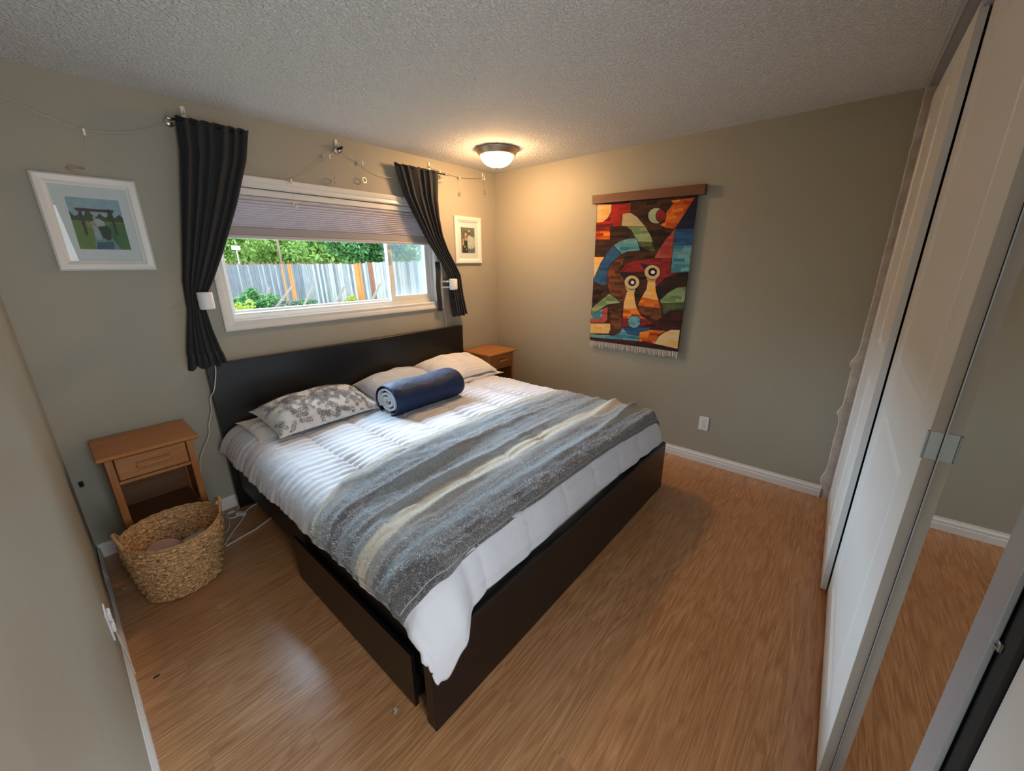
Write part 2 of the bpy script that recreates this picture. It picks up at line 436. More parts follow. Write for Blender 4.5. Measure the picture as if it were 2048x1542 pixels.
# ================================================================ WINDOW
b = MB()   # jamb lining and frame
b.box((WX0-.012, -.001, WZ0-.012), (WX1+.012, .16, WZ0)); b.box((WX0-.012, -.001, WZ1), (WX1+.012, .16, WZ1+.012))
b.box((WX0-.012, -.001, WZ0), (WX0, .16, WZ1)); b.box((WX1, -.001, WZ0), (WX1+.012, .16, WZ1))
win = struct('window_1', b, WHITE)
b = MB()   # moulded casing, mitred
def casing(x0, x1, z0, z1, w, mb, y0=-.0005):
    prof = [(0, .006), (.008, .014), (w*.45, .010), (w*.55, .016), (w*.86, .020), (w, .017), (w, 0), (0, 0)]
    rings = []
    for d, t in prof: rings.append([(x0-d, y0-t, z0-d), (x1+d, y0-t, z0-d), (x1+d, y0-t, z1+d), (x0-d, y0-t, z1+d)])
    n = len(prof); vs = [p for r in rings for p in r]; fs = []
    for i in range(n-1):
        for k in range(4): fs.append((i*4+k, i*4+(k+1) % 4, (i+1)*4+(k+1) % 4, (i+1)*4+k))
    mb.add(vs, fs)
casing(WX0+.004, WX1-.004, WZ0+.004, WZ1-.004, .064, b)
o = b.build('window_casing', TRIM, win)
def rect_frame(mb, x0, x1, z0, z1, w, y0, y1, m=0, wb=None):
    wb = wb or w
    mb.box((x0, y0, z0), (x1, y1, z0+wb), m); mb.box((x0, y0, z1-w), (x1, y1, z1), m)
    mb.box((x0, y0, z0+wb), (x0+w, y1, z1-w), m); mb.box((x1-w, y0, z0+wb), (x1, y1, z1-w), m)
b = MB(); rect_frame(b, WX0, WX1, WZ0, WZ1, .022, .045, .14, 0, .028)
b.box((WX0+.02, .05, WZ0+.028), (WX1-.02, .056, WZ0+.036)); b.box((WX0+.02, .075, WZ0+.028), (WX1-.02, .081, WZ0+.04))
b.build('window_frame', WHITE, win)
MX = -1.235
fixed = MB(); rect_frame(fixed, WX0+.022, MX+.03, WZ0+.028, WZ1-.02, .02, .095, .125, 0, .024); s1 = fixed.build('fixed_sash', WHITE, win)
MB().box((WX0+.04, .108, WZ0+.05), (MX+.012, .112, WZ1-.04)).build('pane', GLASS, s1)
sl = MB(); rect_frame(sl, MX-.02, WX1-.022, WZ0+.03, WZ1-.02, .042, .060, .090, 0, .045); s2 = sl.build('sliding_sash', WHITE, win, bevel=.003)
MB().box((MX+.02, .073, WZ0+.07), (WX1-.062, .077, WZ1-.06)).build('pane', GLASS, s2)
l = MB(); l.box((MX-.008, .050, 1.56), (MX+.008, .060, 1.66), bev=.002); l.box((MX-.003, .040, 1.585), (MX+.003, .052, 1.635), bev=.002)
l.build('latch', PLASTG, s2)
b = MB(); rect_frame(b, MX, WX1-.03, WZ0+.035, WZ1-.03, .012, .128, .134); b.build('screen_frame', ALU, win)
MB().box((MX+.01, .130, WZ0+.045), (WX1-.04, .1305, WZ1-.04)).build('insect_screen', SCREEN, win)

# cellular blind, half lowered
bl = thing('pleated_blind', 'grey pleated blind pulled halfway down in the window above the bed', 'blind', (-1.62, .03, 2.01))
x0, x1 = WX0+.006, WX1-.006
MB().box((x0, .006, 1.975), (x1, .044, 2.015), bev=.004).build('headrail', TRIM, bl)
b = MB(); NP = 12; zt, zb = 1.975, 1.790; pr = []
for i in range(NP):
    for f_, y_ in ((0, .030), (.13, .013), (.5, .008), (.87, .013)): pr.append((y_, lerp(zt, zb, ((i+f_)/NP)**.78)))
pr.append((.030, zb)); back = [(.036, zb), (.036, zt)]
b.prism(pr + back, 0, x0+.004, x1-.004); b.build('pleated_fabric', BLINDF, bl)
MB().box((x0+.004, .014, 1.742), (x1-.004, .046, 1.790), bev=.003).build('stacked_fabric', mat('grey_stack_fabric', (.33, .31, .32), .85), bl)
MB().box((x0+.002, .010, 1.722), (x1-.002, .048, 1.742), bev=.004).build('bottom_rail', mat('mauve_grey_rail', (.50, .46, .47), .5), bl)

# ================================================================ WARDROBE ALONG THE SKEW WALL (local frame: x along the front, -y into it)
wr = thing('wardrobe', 'tall white sliding door wardrobe with panelled doors and one mirror door', 'wardrobe', (0, YD, 0), math.atan(SL))
def LY(off): return -(off-3.02)
b = MB()
b.box((-.06, LY(3.14), 0), (-2.56, LY(3.70), .03)); b.box((-.06, LY(3.115), 2.325), (-2.56, LY(3.70), 2.355)); b.box((-.06, LY(3.68), .03), (-2.56, LY(3.70), 2.325))
for x in (-.06, -1.05, -2.54): b.box((x, LY(3.13), .03), (x-.02, LY(3.68), 2.325))
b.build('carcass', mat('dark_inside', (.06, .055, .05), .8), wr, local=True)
b = MB(); b.box((-.05, LY(3.064), 2.335), (-2.56, LY(3.114), 2.35)); b.build('top_rail', ALU, wr, local=True)
MB().box((-.08, LY(3.10), .030), (-2.50, LY(3.113), .036)).build('bottom_rail', ALU, wr, local=True)
DOORM = mat('warm_white_door', (.64, .64, .63), .38, bump=(9, .05, .003))
def panel_door(x0, x1, off, th, panels, z0=.022, z1=2.352):
    """door front at off, recessed bevelled panels"""
    xa, xb = sorted((x0, x1)); y = LY(off); yb = LY(off+th); b = MB()
    xs = [xa]; zs = [z0]
    b.box((xa, y-.012, z0), (xb, yb, z1))
    pc = []
    for (pa, pb, za, zb) in panels: pc.append((pa, pb, za, zb))
    # face ring cells: split front face into strips around the panels
    zc = sorted({z0, z1, *[p[2] for p in pc], *[p[3] for p in pc]}); xc = sorted({xa, xb, *[p[0] for p in pc], *[p[1] for p in pc]})
    for i in range(len(xc)-1):
        for j in range(len(zc)-1):
            cx, cz = (xc[i]+xc[i+1])/2, (zc[j]+zc[j+1])/2
            if any(p[0] < cx < p[1] and p[2] < cz < p[3] for p in pc): continue
            b.box((xc[i], y, zc[j]), (xc[i+1], y-.0122, zc[j+1]))
    for (pa, pb, za, zb) in pc:
        e = .010; f = .040
        r0 = [(pa, y, za), (pb, y, za), (pb, y, zb), (pa, y, zb)]
        r1 = [(pa+e, y-.011, za+e), (pb-e, y-.011, za+e), (pb-e, y-.011, zb-e), (pa+e, y-.011, zb-e)]
        r2 = [(pa+f, y-.003, za+f), (pb-f, y-.003, za+f), (pb-f, y-.003, zb-f), (pa+f, y-.003, zb-f)]
        vs = r0+r1+r2; fs = [(k, (k+1) % 4, 4+(k+1) % 4, 4+k) for k in range(4)] + [(4+k, 4+(k+1) % 4, 8+(k+1) % 4, 8+k) for k in range(4)] + [(8, 9, 10, 11)]
        b.add(vs, fs)
    return b.build('panel_door', DOORM, wr, local=True)
panel_door(-.05, -.535, 3.058, .022, [(-.46, -.125, .14, 1.02), (-.46, -.125, 1.18, 2.24)])
panel_door(-.538, -1.035, 3.058, .022, [(-.955, -.615, .14, 1.02), (-.955, -.615, 1.18, 2.24)])
pd = panel_door(-1.035, -1.985, 3.087, .023, [(-1.82, -1.16, .14, 1.02), (-1.82, -1.16, 1.18, 2.24)])
b = MB(); b.box((-1.9851, LY(3.0872), .022), (-1.988, LY(3.1095), 2.352)); e = b.build('edge_band', mat('beige_edge_band', (.47, .42, .37), .4), pd, local=True)
b = MB(); b.box((-1.9895, LY(3.0845), 1.132), (-1.988, LY(3.1090), 1.197)); b.box((-1.980, LY(3.0845), 1.132), (-1.9895, LY(3.0868), 1.197), bev=.0005)
b.tube([(-1.9895, LY(3.0855), 1.132), (-1.9895, LY(3.0855), 1.197)], .0028, 10)
hd = b.build('handle', STEEL, pd, local=True)
# mirror door
MO = 3.111
b = MB(); b.box((-1.992, LY(MO-.001), .022), (-1.997, LY(MO+.02), 2.352)); b.box((-2.455, LY(MO-.004), .022), (-2.517, LY(MO+.003), 2.352), bev=.001)
b.box((-1.997, LY(MO-.001), .022), (-2.455, LY(MO+.02), .04)); b.box((-1.997, LY(MO-.001), 2.33), (-2.455, LY(MO+.02), 2.352))
md = b.build('mirror_door', ALU, wr, local=True); md['label'] = 'mirror door in a silver frame'
MB().box((-1.997, LY(MO), .04), (-2.455, LY(MO+.005), 2.33)).build('mirror_pane', MIRROR, md, local=True)
b = MB(); b.box((-2.45, LY(MO+.0055), .022), (-2.552, LY(MO+.02), 2.352)); b.build('dark_gap_strip', BLK, wr, local=True)  # black strip stands in for the dark gap beside the mirror door
b = MB(); b.box((-2.518, LY(MO+.001), 1.085), (-2.527, LY(MO+.0055), 1.098), bev=.001); b.tube([(-2.517, LY(MO-.001), 1.088), (-2.524, LY(MO-.001), 1.088)], .002, 8); b.build('latch', CHROME, wr, local=True)
# room door leaf standing open against the near end
b = MB(); b.hexa([(-2.552, yd(-2.552, 3.122), .01), (-2.80, yd(-2.80, 3.122), .01), (-2.80, yd(-2.80, 3.158), .01), (-2.552, yd(-2.552, 3.158), .01),
                  (-2.552, yd(-2.552, 3.122), 2.2), (-2.80, yd(-2.80, 3.122), 2.2), (-2.80, yd(-2.80, 3.158), 2.2), (-2.552, yd(-2.552, 3.158), 2.2)])
struct('door_1', b, mat('pale_grey_door', (.62, .60, .58), .45))

# ================================================================ CEILING LAMP
lx, ly = -.63, -.61
lamp = thing('ceiling_lamp', 'lit round ceiling lamp with satin metal rim in the far corner', 'ceiling lamp', (lx, ly, H))
MB().lathe([(.150, 0), (.166, -.002), (.168, -.010), (.158, -.018), (.156, -.026), (.146, -.036), (.142, -.044), (.130, -.050), (.124, -.046), (.124, -.03)], (lx, ly, H), 48).build('rim', SATIN, lamp, smooth=True)
b = MB(); b.lathe([(.126*cos(a), -.044-.082*sin(a)) for a in [i*pi/2/12 for i in range(12)]] + [(.004, -.126)], (lx, ly, H), 48)
b.build('glass_dome', mat('glowing_frosted_glass', (.9, .8, .65), .4, emis=((1.0, .58, .27), 92)), lamp, smooth=True)
MB().lathe([(.012, -.120), (.014, -.127), (.009, -.134), (.003, -.137)], (lx, ly, H), 16).build('finial', SATIN, lamp, smooth=True)

# ================================================================ BED
bed = thing('bed', 'low black brown king bed frame with plain headboard under the window', 'bed', (-1.615, -1.07, 0))
MB().box((-2.651, -.022, 0), (-.574, -.066, .987), bev=.002).build('headboard', BLACK, bed)
MB().box((-2.653, -2.080, 0), (-.580, -2.125, .353), bev=.002).build('footboard', BLACK, bed)
for x in (-2.622, -.636): MB().box((x, -.066, .155), (x+.028, -2.080, .345), bev=.0015).build('side_rail', BLACKV, bed)
b = MB(); b.box((-2.594, -.066, .2), (-.636, -2.08, .215)); b.build('slatted_base', BLACKV, bed)
b = MB(); b.box((-1.64, -.1, 0), (-1.60, -2.0, .2)); b.build('centre_beam', BLACKV, bed)
dr = thing('under_bed_drawer', 'black brown storage drawer pulled slightly out from under the near side of the bed', 'drawer', (-2.4, -1.52, 0))
b = MB(); b.box((-2.656, -1.035, .018), (-2.640, -2.012, .262), bev=.001); b.build('drawer_front', BLACK, dr)
b = MB(); b.box((-2.640, -1.05, .03), (-1.95, -2.0, .042)); b.box((-2.640, -1.05, .042), (-1.95, -1.062, .14)); b.box((-2.640, -1.988, .042), (-1.95, -2.0, .14)); b.box((-1.962, -1.062, .042), (-1.95, -1.988, .14)); b.build('drawer_box', BLACKV, dr)
for x in (-2.58, -2.02):
    for y in (-1.1, -1.94): MB().lathe([(.014, -.01), (.015, -.008), (.015, .008), (.014, .01)], (x, y, .0155), 16, axis=1).build('castor', BLK, dr)
tag(MB().box((-2.585, -.07, .216), (-.645, -2.07, .50), bev=.03).build('mattress', SHEET), 'cream king mattress on the black bed frame under the duvet', 'mattress')

# ---- duvet surface in flat coordinates
XA, XB, YF = -2.53, -.69, -1.985
HEMZ = [(-2.80, .50), (-2.73, .43), (-2.66, .31), (-2.61, .27), (-2.54, .31), (-2.47, .362), (-2.34, .375), (-2.1, .36), (-1.8, .385), (-1.3, .365), (-.9, .36), (-.5, .345)]
HEMY = [(-2.8, .15), (-2.54, .165), (-2.43, .10), (-.5, .10)]
SEAMS = [-2.36, -2.08, -1.80, -1.52, -1.24, -.96]
def duvet(fx, fy, puff=1.0):
    z = .562 + .016*cos((fx+1.61)*1.45) + .006*nz(fx*1.6, fy*1.6, 4)
    dl = max(0, XA-fx); dr_ = max(0, fx-XB); df = max(0, YF-fy)
    x = fx; y = fy
    if dl > 0:
        t = min(dl/.20, 1.25); x = XA - .135*sin(pi/2*min(t, 1)); z -= .125*(1-cos(pi/2*t))
    if dr_ > 0:
        t = min(dr_/.20, 1.25); x = XB + .125*sin(pi/2*min(t, 1)); z -= .14*(1-cos(pi/2*t))
    if df > 0:
        t = min(df/.24, 1.0); y = YF - keys(HEMY, fx)*sin(pi/2*t); z -= (.562-keys(HEMZ, fx))*(1-cos(pi/2*t)) 
    if fy > -.14: pass
    if puff:
        w = 0
        sdist = min(abs(fx-s_) for s_ in SEAMS)
        s2 = abs(fy+1.10)
        seam = math.exp(-(sdist/.012)**2)
        near = .45 + .75*math.exp(-(sdist/.07)**2)
        ph = fy*2*pi/.052 + 3.2*nz(fx*2.2, fy*2.5, 1) + 1.5*nz(fx*9, fy*4, 2)
        amp = .35 + .9*max(0, nz(fx*3.1, fy*3.3, 9)+.35)
        w += .0105*near*amp*(1-abs(sin(ph*.5)))**.9*1.2
        w += .010*(1-math.exp(-(sdist/.05)**2))
        w -= .006*seam
        w += .010*nz(fx*3.5, fy*6, 5) + .004*nz(fx*11, fy*17, 6)
        if dl > .02 or df > .02:
            k = min(1, max(dl, df)/.1)
            w += k*.0045*(sin(fy*38+9*nz(fx, fy*3, 2)) if dl > df else sin(fx*22+6*nz(fx*2, 1, 3)))*.8
        w *= puff
        if df > .02 or dl > .02: 
            q = min(1, max(df, dl)/.2)
            z += w*(1-q)
            if dl > df: x -= w*q
            else: y -= w*q*.6
        else: z += w
    return Vector((x, y, z))
FX0, FX1, FY0, FY1 = -2.73, -.49, -.085, -2.225
def dfn(u, v):
    fx = lerp(FX0, FX1, u); fy = lerp(FY0, FY1, v)
    return duvet(fx + .006*nz(fy*6, 3.3), fy + .006*nz(fx*6, 7.7))
b = MB().grid(dfn, 300, 330)
o = tag(b.build('duvet', DUVET, smooth=True, solid=.010), 'white quilted duvet with puckered seams spread over the king bed', 'duvet')

# ---- blanket
HEAD = [(-2.72, -1.40), (-2.60, -1.36), (-2.42, -1.25), (-2.1, -1.205), (-1.74, -1.19), (-1.28, -1.195), (-.77, -1.25), (-.53, -1.31)]
FOOT = [(-2.72, -2.02), (-2.6, -2.04), (-2.45, -2.06), (-2.2, -2.055), (-1.4, -2.06), (-.53, -2.085)]
def blank(u, v, off=.012, x0=-2.695, x1=-.535, grow=0):
    fx = lerp(x0, x1, u); fx += .010*nz(v*9, u*2, 8) * (1 if u < .1 or u > .9 else 0)
    hy = keys(HEAD, fx); fy_ = keys(FOOT, fx) - grow; fy = lerp(hy, fy_, v) + .006*nz(fx*7, v*3, 2)
    e = .01
    p = duvet(fx, fy, .35); a = duvet(fx+e, fy, 0)-duvet(fx-e, fy, 0); c = duvet(fx, fy+e, 0)-duvet(fx, fy-e, 0)
    n = a.cross(c); n.normalize()
    ph = fy*2*pi/.15 + 4.0*nz(fx*.9, fy*1.6, 12) + fx*.8
    w = .026*(1-abs(sin(ph*.5)))**1.3*(.30+1.3*max(0, nz(fx*1.6, fy*2.4, 3)+.3)) + .008*nz(fx*2.5, fy*5, 1) + .0025*nz(fx*14, fy*22, 4)
    # soft ridge where the folded cloth turns down at the near corner
    d = (fy + 1.93) + .55*(fx+2.68); w += .026*math.exp(-(d/.035)**2)*max(0, min(1, (-2.32-fx)/.22))
    edge = min(v, 1-v, u, 1-u)
    r = p + n*(off + w*min(1, edge*14+.25)); full = duvet(fx, fy, 1.0)
    gap = (r-full).dot(n)
    lim = off*(.5 if fx > XA and fy > YF else 1.0)
    if gap < lim: r = r + n*(lim-gap)
    return r
bk_root = thing('striped_blanket', 'fuzzy wool blanket striped in grey, blue and cream across the foot of the bed', 'blanket', (-1.6, -1.65, .58))
b = MB().grid(lambda u, v: blank(u, v, .016), 300, 150, uv=True); b.build('upper_layer', WOOL, bk_root, smooth=True, solid=.005)
b = MB().grid(lambda u, v: blank(u, v, .007, -2.722, -.55, .018) , 240, 100, uv=True); b.build('lower_layer', WOOL, bk_root, smooth=True, solid=.004)
b = MB()
b.tube([blank(i/160, 1, .018) for i in range(161)], .0032, 6); b.tube([blank(0, i/60, .018) for i in range(61)], .0032, 6); b.tube([blank(i/160, 0, .018) for i in range(161)], .0028, 6)
b.build('hem', WOOLE, bk_root, smooth=True)
# loose mohair fibres standing off the cloth
b = MB(); random.seed(11)
for i in range(16000):
    u = random.random(); v = random.random(); p = blank(u, v, .0205)
    a = random.random()*2*pi; L = random.uniform(.008, .022)
    q = p + Vector((cos(a)*L, sin(a)*L, random.uniform(-.001, .006))); m_ = (p+q)/2 + Vector((0, 0, random.uniform(.002, .006)))
    s_ = Vector((-sin(a), cos(a), 0))*.00055
    b.add([p-s_, p+s_, m_+s_, m_-s_, q], [(0, 1, 2, 3), (3, 2, 4)])
o = b.build('mohair_fibres', mat('pale_wool_fibre', (.60, .61, .62), .9), bk_root); o['kind'] = 'stuff'

# ---- pillows
SHEETW = cloth('off_white_cotton', (.60, .60, .60), .9, 200, .2)
def pillow(name, label, m, c, w, d, h, rz=0, tilt=0, roll=0, seed=0, p=2.3, wr_=.016, ribs=0, sprigs=0):
    cz, sz = cos(rz), sin(rz)
    def pos(u, v, sgn):
        a = u*2-1; e = v*2-1
        pinch = 1 - .07*(abs(a)**2)*(1-abs(e)**3) - .0
        X = a*w/2*(1-.06*(1-abs(e)**4)*abs(a)**3); Y = e*d/2*(1-.07*(1-abs(a)**4)*abs(e)**3)
        t = max(0, (1-abs(a)**(p+.6)))**.55 * max(0, (1-abs(e)**p))**.72
        Z = (1.55 if sgn > 0 else -.45)*h/2*t - .55*h/2 + (wr_*nz(X*9+seed, Y*7, 1)+wr_*.6*nz(X*3+seed, Y*20, 2))*(t**.5)*(1 if sgn > 0 else .2)
        if ribs and sgn > 0: Z += .0035*abs(sin(Y*pi/.019+2*nz(X*6, Y*3)))*t**.3
        Z2 = Z + X*math.tan(roll) + Y*math.tan(tilt)
        return (c[0]+X*cz-Y*sz, c[1]+X*sz+Y*cz, c[2]+Z2)
    b = MB(); b.grid(lambda u, v: pos(u, v, 1), 70, 260 if ribs else 60); b.grid(lambda u, v: pos(u, 1-v, -1), 56, 44)
    if sprigs:
        rnd = random.Random(5); P = lambda u, v: Vector(pos(min(max(u, .01), .99), min(max(v, .01), .99), 1)) *1.0
        P0 = P
        P = lambda u, v: P0(u, v) + (P0(u, v)-Vector(c))*.012 + Vector((0, 0, .0035))
        PB = lambda u, v: Vector(pos(min(max(u, .01), .99), min(max(v, .01), .99), -1)) + Vector((0, -.002, -.0025))
        def blade(u, v, an, L, wd):
            q = [(u, v), (u+cos(an+.35)*L*.5/w*wd, v+sin(an+.35)*L*.5/d*wd), (u+cos(an)*L/w, v+sin(an)*L/d), (u+cos(an-.35)*L*.5/w*wd, v+sin(an-.35)*L*.5/d*wd)]
            b.add([P(*k) for k in q], [(0, 1, 2, 3)], 1)
            if v < .3: b.add([PB(*k) for k in q], [(0, 1, 2, 3)], 1)
        for i in range(sprigs):
            u = rnd.uniform(.04, .96); v = .02 + .95*rnd.random()**1.45; an = rnd.uniform(0, 2*pi)
            for k in range(6):
                uu = u+cos(an)*k*.011/w; vv_ = v+sin(an)*k*.011/d
                blade(uu, vv_, an, .013, .25)
                for sg in (-1, 1): blade(uu, vv_, an+sg*rnd.uniform(.6, 1.1), rnd.uniform(.012, .020), 1.15)
            uu = u+cos(an)*.066/w; vv_ = v+sin(an)*.066/d
            for k in range(5): blade(uu, vv_, an+k*1.256, .011, 1.4)
        m = [m, mat('grey_print', (.17, .165, .18), .9)]
    o = b.build(name, m, smooth=True)
    md = o.modifiers.new('weld', 'WELD'); md.merge_threshold = .0015
    tag(o, label, 'pillow', 'pillows against the headboard'); return o
pillow('bed_pillow', 'pillow with grey leaf print at the window end of the near bed side', SHEETW, (-2.17, -.385, .690), .68, .44, .15, rz=.03, tilt=.14, seed=1, sprigs=135)
pillow('bed_pillow', 'plain cream pillow squashed flat beneath the leaf print pillow', SHEET, (-2.27, -.30, .606), .62, .42, .05, rz=.0, tilt=.04, seed=2)
pillow('bed_pillow', 'plain white pillow half hidden behind the rolled navy sleeping bag', DUVET, (-1.47, -.27, .665), .62, .38, .15, tilt=.20, seed=3)
pillow('bed_pillow', 'white ribbed pillow farthest from the near bedside table, topmost of its pair', RIBBED, (-.90, -.30, .692), .62, .46, .14, rz=-.05, tilt=.14, seed=4, ribs=1)
pillow('bed_pillow', 'flat white pillow lying under the ribbed pillow', DUVET, (-.86, -.34, .606), .66, .44, .05, rz=-.03, tilt=.02, seed=5)

# ---- rolled sleeping bag
rb = thing('rolled_sleeping_bag', 'navy blue sleeping bag rolled up with grey lining at its end', 'sleeping bag', (-1.56, -.70, .58))
A0 = Vector((-1.86, -.70, .688)); A1 = Vector((-1.27, -.70, .690)); ax = (A1-A0).normalized(); up = Vector((0, 0, 1)); sd = ax.cross(up)
def rollp(t, a, r):
    L = A0.lerp(A1, t); R = r*(1+.03*nz(t*3, a*1.2, 3)+.02*nz(t*9, a*3, 5)); x = cos(a)*R*1.13; z = sin(a)*R*.90
    if sin(a) > .3: z += .004*sin(t*9)
    return L + sd*x + up*z
b = MB(); NA = 72; NT = 50
vs = []; fs = []
for j in range(NT):
    t = j/(NT-1); e = min(t, 1-t); rr = .112*(1-.10*math.exp(-e/.03))
    for k in range(NA+1):
        a = 2*pi*k/NA; lip = .010*(k/NA)
        vs.append(rollp(t, a-1.9, rr+lip))
for j in range(NT-1):
    for k in range(NA): fs.append((j*(NA+1)+k, j*(NA+1)+k+1, (j+1)*(NA+1)+k+1, (j+1)*(NA+1)+k))
b.add(vs, fs); b.build('outer_shell', NAVY, rb, smooth=True, solid=.006)
b = MB()   # spiral lining seen at both ends
def spiral(t0, t1, sg):
    vs = []; fs = []; n = 130
    for i in range(n+1):
        a = i/n*2*pi*2.6; r = .022+.081*(i/n)
        vs += [rollp(t0, a, r), rollp(t1, a, r)]
    for i in range(n): fs.append((2*i, 2*i+1, 2*i+3, 2*i+2))
    b.add(vs, fs)
spiral(.004, .12, 1); b.build('fleece_lining', FLEECE, rb, smooth=True, solid=.012)
b = MB(); spiral(.88, .996, 1); b.build('fleece_lining', FLEECE, rb, smooth=True, solid=.012)
b = MB(); b.tube([A0.lerp(A1, .06), A0.lerp(A1, .94)], .098, 32); b.build('inner_roll', NAVY, rb)

# ================================================================ NIGHTSTANDS
def nightstand(x0, x1, y0, y1, zt, pull, label):
    t = thing('nightstand', label, 'nightstand', ((x0+x1)/2, (y0+y1)/2, 0), group='pine nightstands beside the bed')
    MB().box((x0, y0, zt-.020), (x1, y1, zt), bev=.006).build('top', OAK, t)
    a, b_ = x0+.028, x1-.028; f, k = y1+.030, y0-.010     # front y (more negative) and back y
    for lx_ in (a, b_-.030):
        for yy, nm in ((f, 1), (k-.030, 0)):
            p = MB(); sp = 0; p.box((lx_, yy, 0), (lx_+.030, yy+.030, zt-.020), bev=.003); p.build('leg', OAKV, t)
    for xx in (a+.006, b_-.018): MB().box((xx, f+.03, .245), (xx+.012, k-.03, zt-.02)).build('side_panel', OAKV, t)
    MB().box((a+.03, f+.004, zt-.150), (b_-.03, f+.022, zt-.166)).build('rail', OAK, t)
    MB().box((a+.03, f+.006, .250), (b_-.03, k-.012, .266)).build('shelf', OAKSHADE, t)
    MB().box((a+.03, f+.003, .246), (b_-.03, f+.006, .270)).build('shelf_edge', OAK, t)
    MB().box((a+.03, k-.012, .246), (b_-.03, k-.006, zt-.02)).build('back_panel', OAKSHADE, t)
    d = MB(); d.box((a+.034, f+.002, zt-.146), (b_-.034, f+.018, zt-.030), bev=.003); d.box((a+.04, f+.018, zt-.14), (b_-.04, f+.27, zt-.04)); dd = d.build('drawer', OAK, t)
    mx = (x0+x1)/2; mz = zt-.088
    p = MB()
    if pull == 'flat': p.box((mx-.068, f+.0025, mz-.017), (mx+.068, f-.007, mz+.017), bev=.004); p.box((mx-.058, f-.0071, mz-.010), (mx+.058, f-.0085, mz+.010))
    else: p.box((mx-.05, f+.002, mz-.006), (mx-.042, f-.014, mz+.006)); p.box((mx+.042, f+.002, mz-.006), (mx+.05, f-.014, mz+.006)); p.box((mx-.062, f-.012, mz-.010), (mx+.062, f-.026, mz+.010), bev=.003)
    p.build('pull', OAK, dd)
    return t
nightstand(-3.215, -2.812, -.018, -.375, .685, 'flat', 'pine nightstand behind the woven basket, with a flat rectangular drawer pull')
nightstand(-.545, -.140, -.018, -.405, .725, 'bar', 'pine nightstand in the far corner, with a bar pull on its drawer')

# ================================================================ BASKET
bs = thing('woven_basket', 'oval seagrass basket with two loop handles on the floor by the nightstand', 'basket', (-3.045, -.60, 0))
cx, cy, bh = -3.035, -.585, .315
def brad(v): return lerp(.150, .198, min(1, v*1.15)**.8), lerp(.128, .205, min(1, v*1.1)**.8)
b = MB(); NB = 200; NR = 60; vs = []; uvs = []
def bpt(k, v, inner=0):
    a = 2*pi*k/NB; rx, ry = brad(v); row = v*17
    wv = .0062*abs(sin(row*pi)) + .0022*sin(k*pi/5 + (int(row) % 2)*pi)
    off = (wv if not inner else -.012-wv*.6) + .003*nz(a*2, v*3, 1)
    return (cx + (rx+off)*cos(a) - .010*(1-v), cy + (ry+off)*sin(a), .004 + bh*v + .012*(cos(a)**2)*(v**3))
for inner in (0, 1):
    for j in range(NR+1):
        for k in range(NB+1):
            vs.append(bpt(k, j/NR, inner)); uvs.append((k/NB, j/NR*.35))
n1 = (NR+1)*(NB+1); fs = []
for j in range(NR):
    for k in range(NB):
        q = (j*(NB+1)+k, j*(NB+1)+k+1, (j+1)*(NB+1)+k+1, (j+1)*(NB+1)+k); fs.append(q); fs.append(tuple(n1+i for i in q[::-1]))
b.add(vs, fs); b.uv = uvs
b.add([(cx+.14*cos(2*pi*k/40)-.01, cy+.12*sin(2*pi*k/40), .008) for k in range(40)], [tuple(range(40))])
b.build('woven_body', SEAGRASS, bs, smooth=True)
b = MB()
rim = [Vector(bpt(k, 1.0))*.5 + Vector(bpt(k, 1.0, 1))*.5 + Vector((0, 0, .002+.002*sin(k*pi/4))) for k in range(NB)]
b.tube(rim, .0085, 8, closed=True); b.build('rim', SEAGRASS, bs, smooth=True)
for s_ in (-1, 1):
    pts = []
    for i in range(25):
        t = i/24; a = (pi if s_ < 0 else 0) + (t-.5)*.62
        pts.append((cx+.194*cos(a)*(1+.05*sin(pi*t)), cy+.200*sin(a), .004+bh+.008+.062*sin(pi*t)**.7 + .0015*sin(i*2.1)))
    MB().tube(pts, .0078, 8).build('handle', SEAGRASS, bs, smooth=True)
hb = thing('hair_brush', 'round dusty pink brush lying in the woven basket', 'brush', (-3.09, -.57, .1))
def disc_tilt(mb, c, r, th, ax_, m=0, n=40, sy=1.0):
    c = Vector(c); ax_ = Vector(ax_).normalized(); a = ax_.orthogonal().normalized(); e = ax_.cross(a)
    vs = []
    for (rr, h) in ((r, -th/2), (r*1.0, th/2), (r*.9, th/2)):
        for k in range(n): vs.append(c + a*rr*cos(2*pi*k/n) + e*rr*sy*sin(2*pi*k/n) + ax_*h)
    fs = [(i*n+k, i*n+(k+1) % n, (i+1)*n+(k+1) % n, (i+1)*n+k) for i in (0, 1) for k in range(n)] + [tuple(range(n))[::-1], tuple(range(2*n, 3*n))]
    mb.add(vs, fs, m)
b = MB(); disc_tilt(b, (-3.085, -.545, .17), .085, .014, (.25, -.55, .8)); b.build('brush_head', mat('dusty_pink_plastic', (.30, .19, .17), .45), hb, smooth=False, bevel=.003)
b = MB(); b.tube([(-3.09, -.62, .11), (-3.10, -.66, .07), (-3.105, -.69, .03)], [.012, .011, .012], 12); b.build('grip', mat('dusty_pink_grip', (.28, .17, .15), .5), hb, smooth=True)
b = MB(); b.hexa([(-3.0, -.62, .05), (-2.90, -.60, .05), (-2.91, -.50, .05), (-3.01, -.52, .05), (-3.0, -.60, .175), (-2.90, -.58, .185), (-2.91, -.48, .195), (-3.01, -.50, .185)])
tag(b.build('small_box', mat('off_white_card', (.50, .49, .47), .6), bevel=.004), 'small off white box standing in the woven basket', 'box')

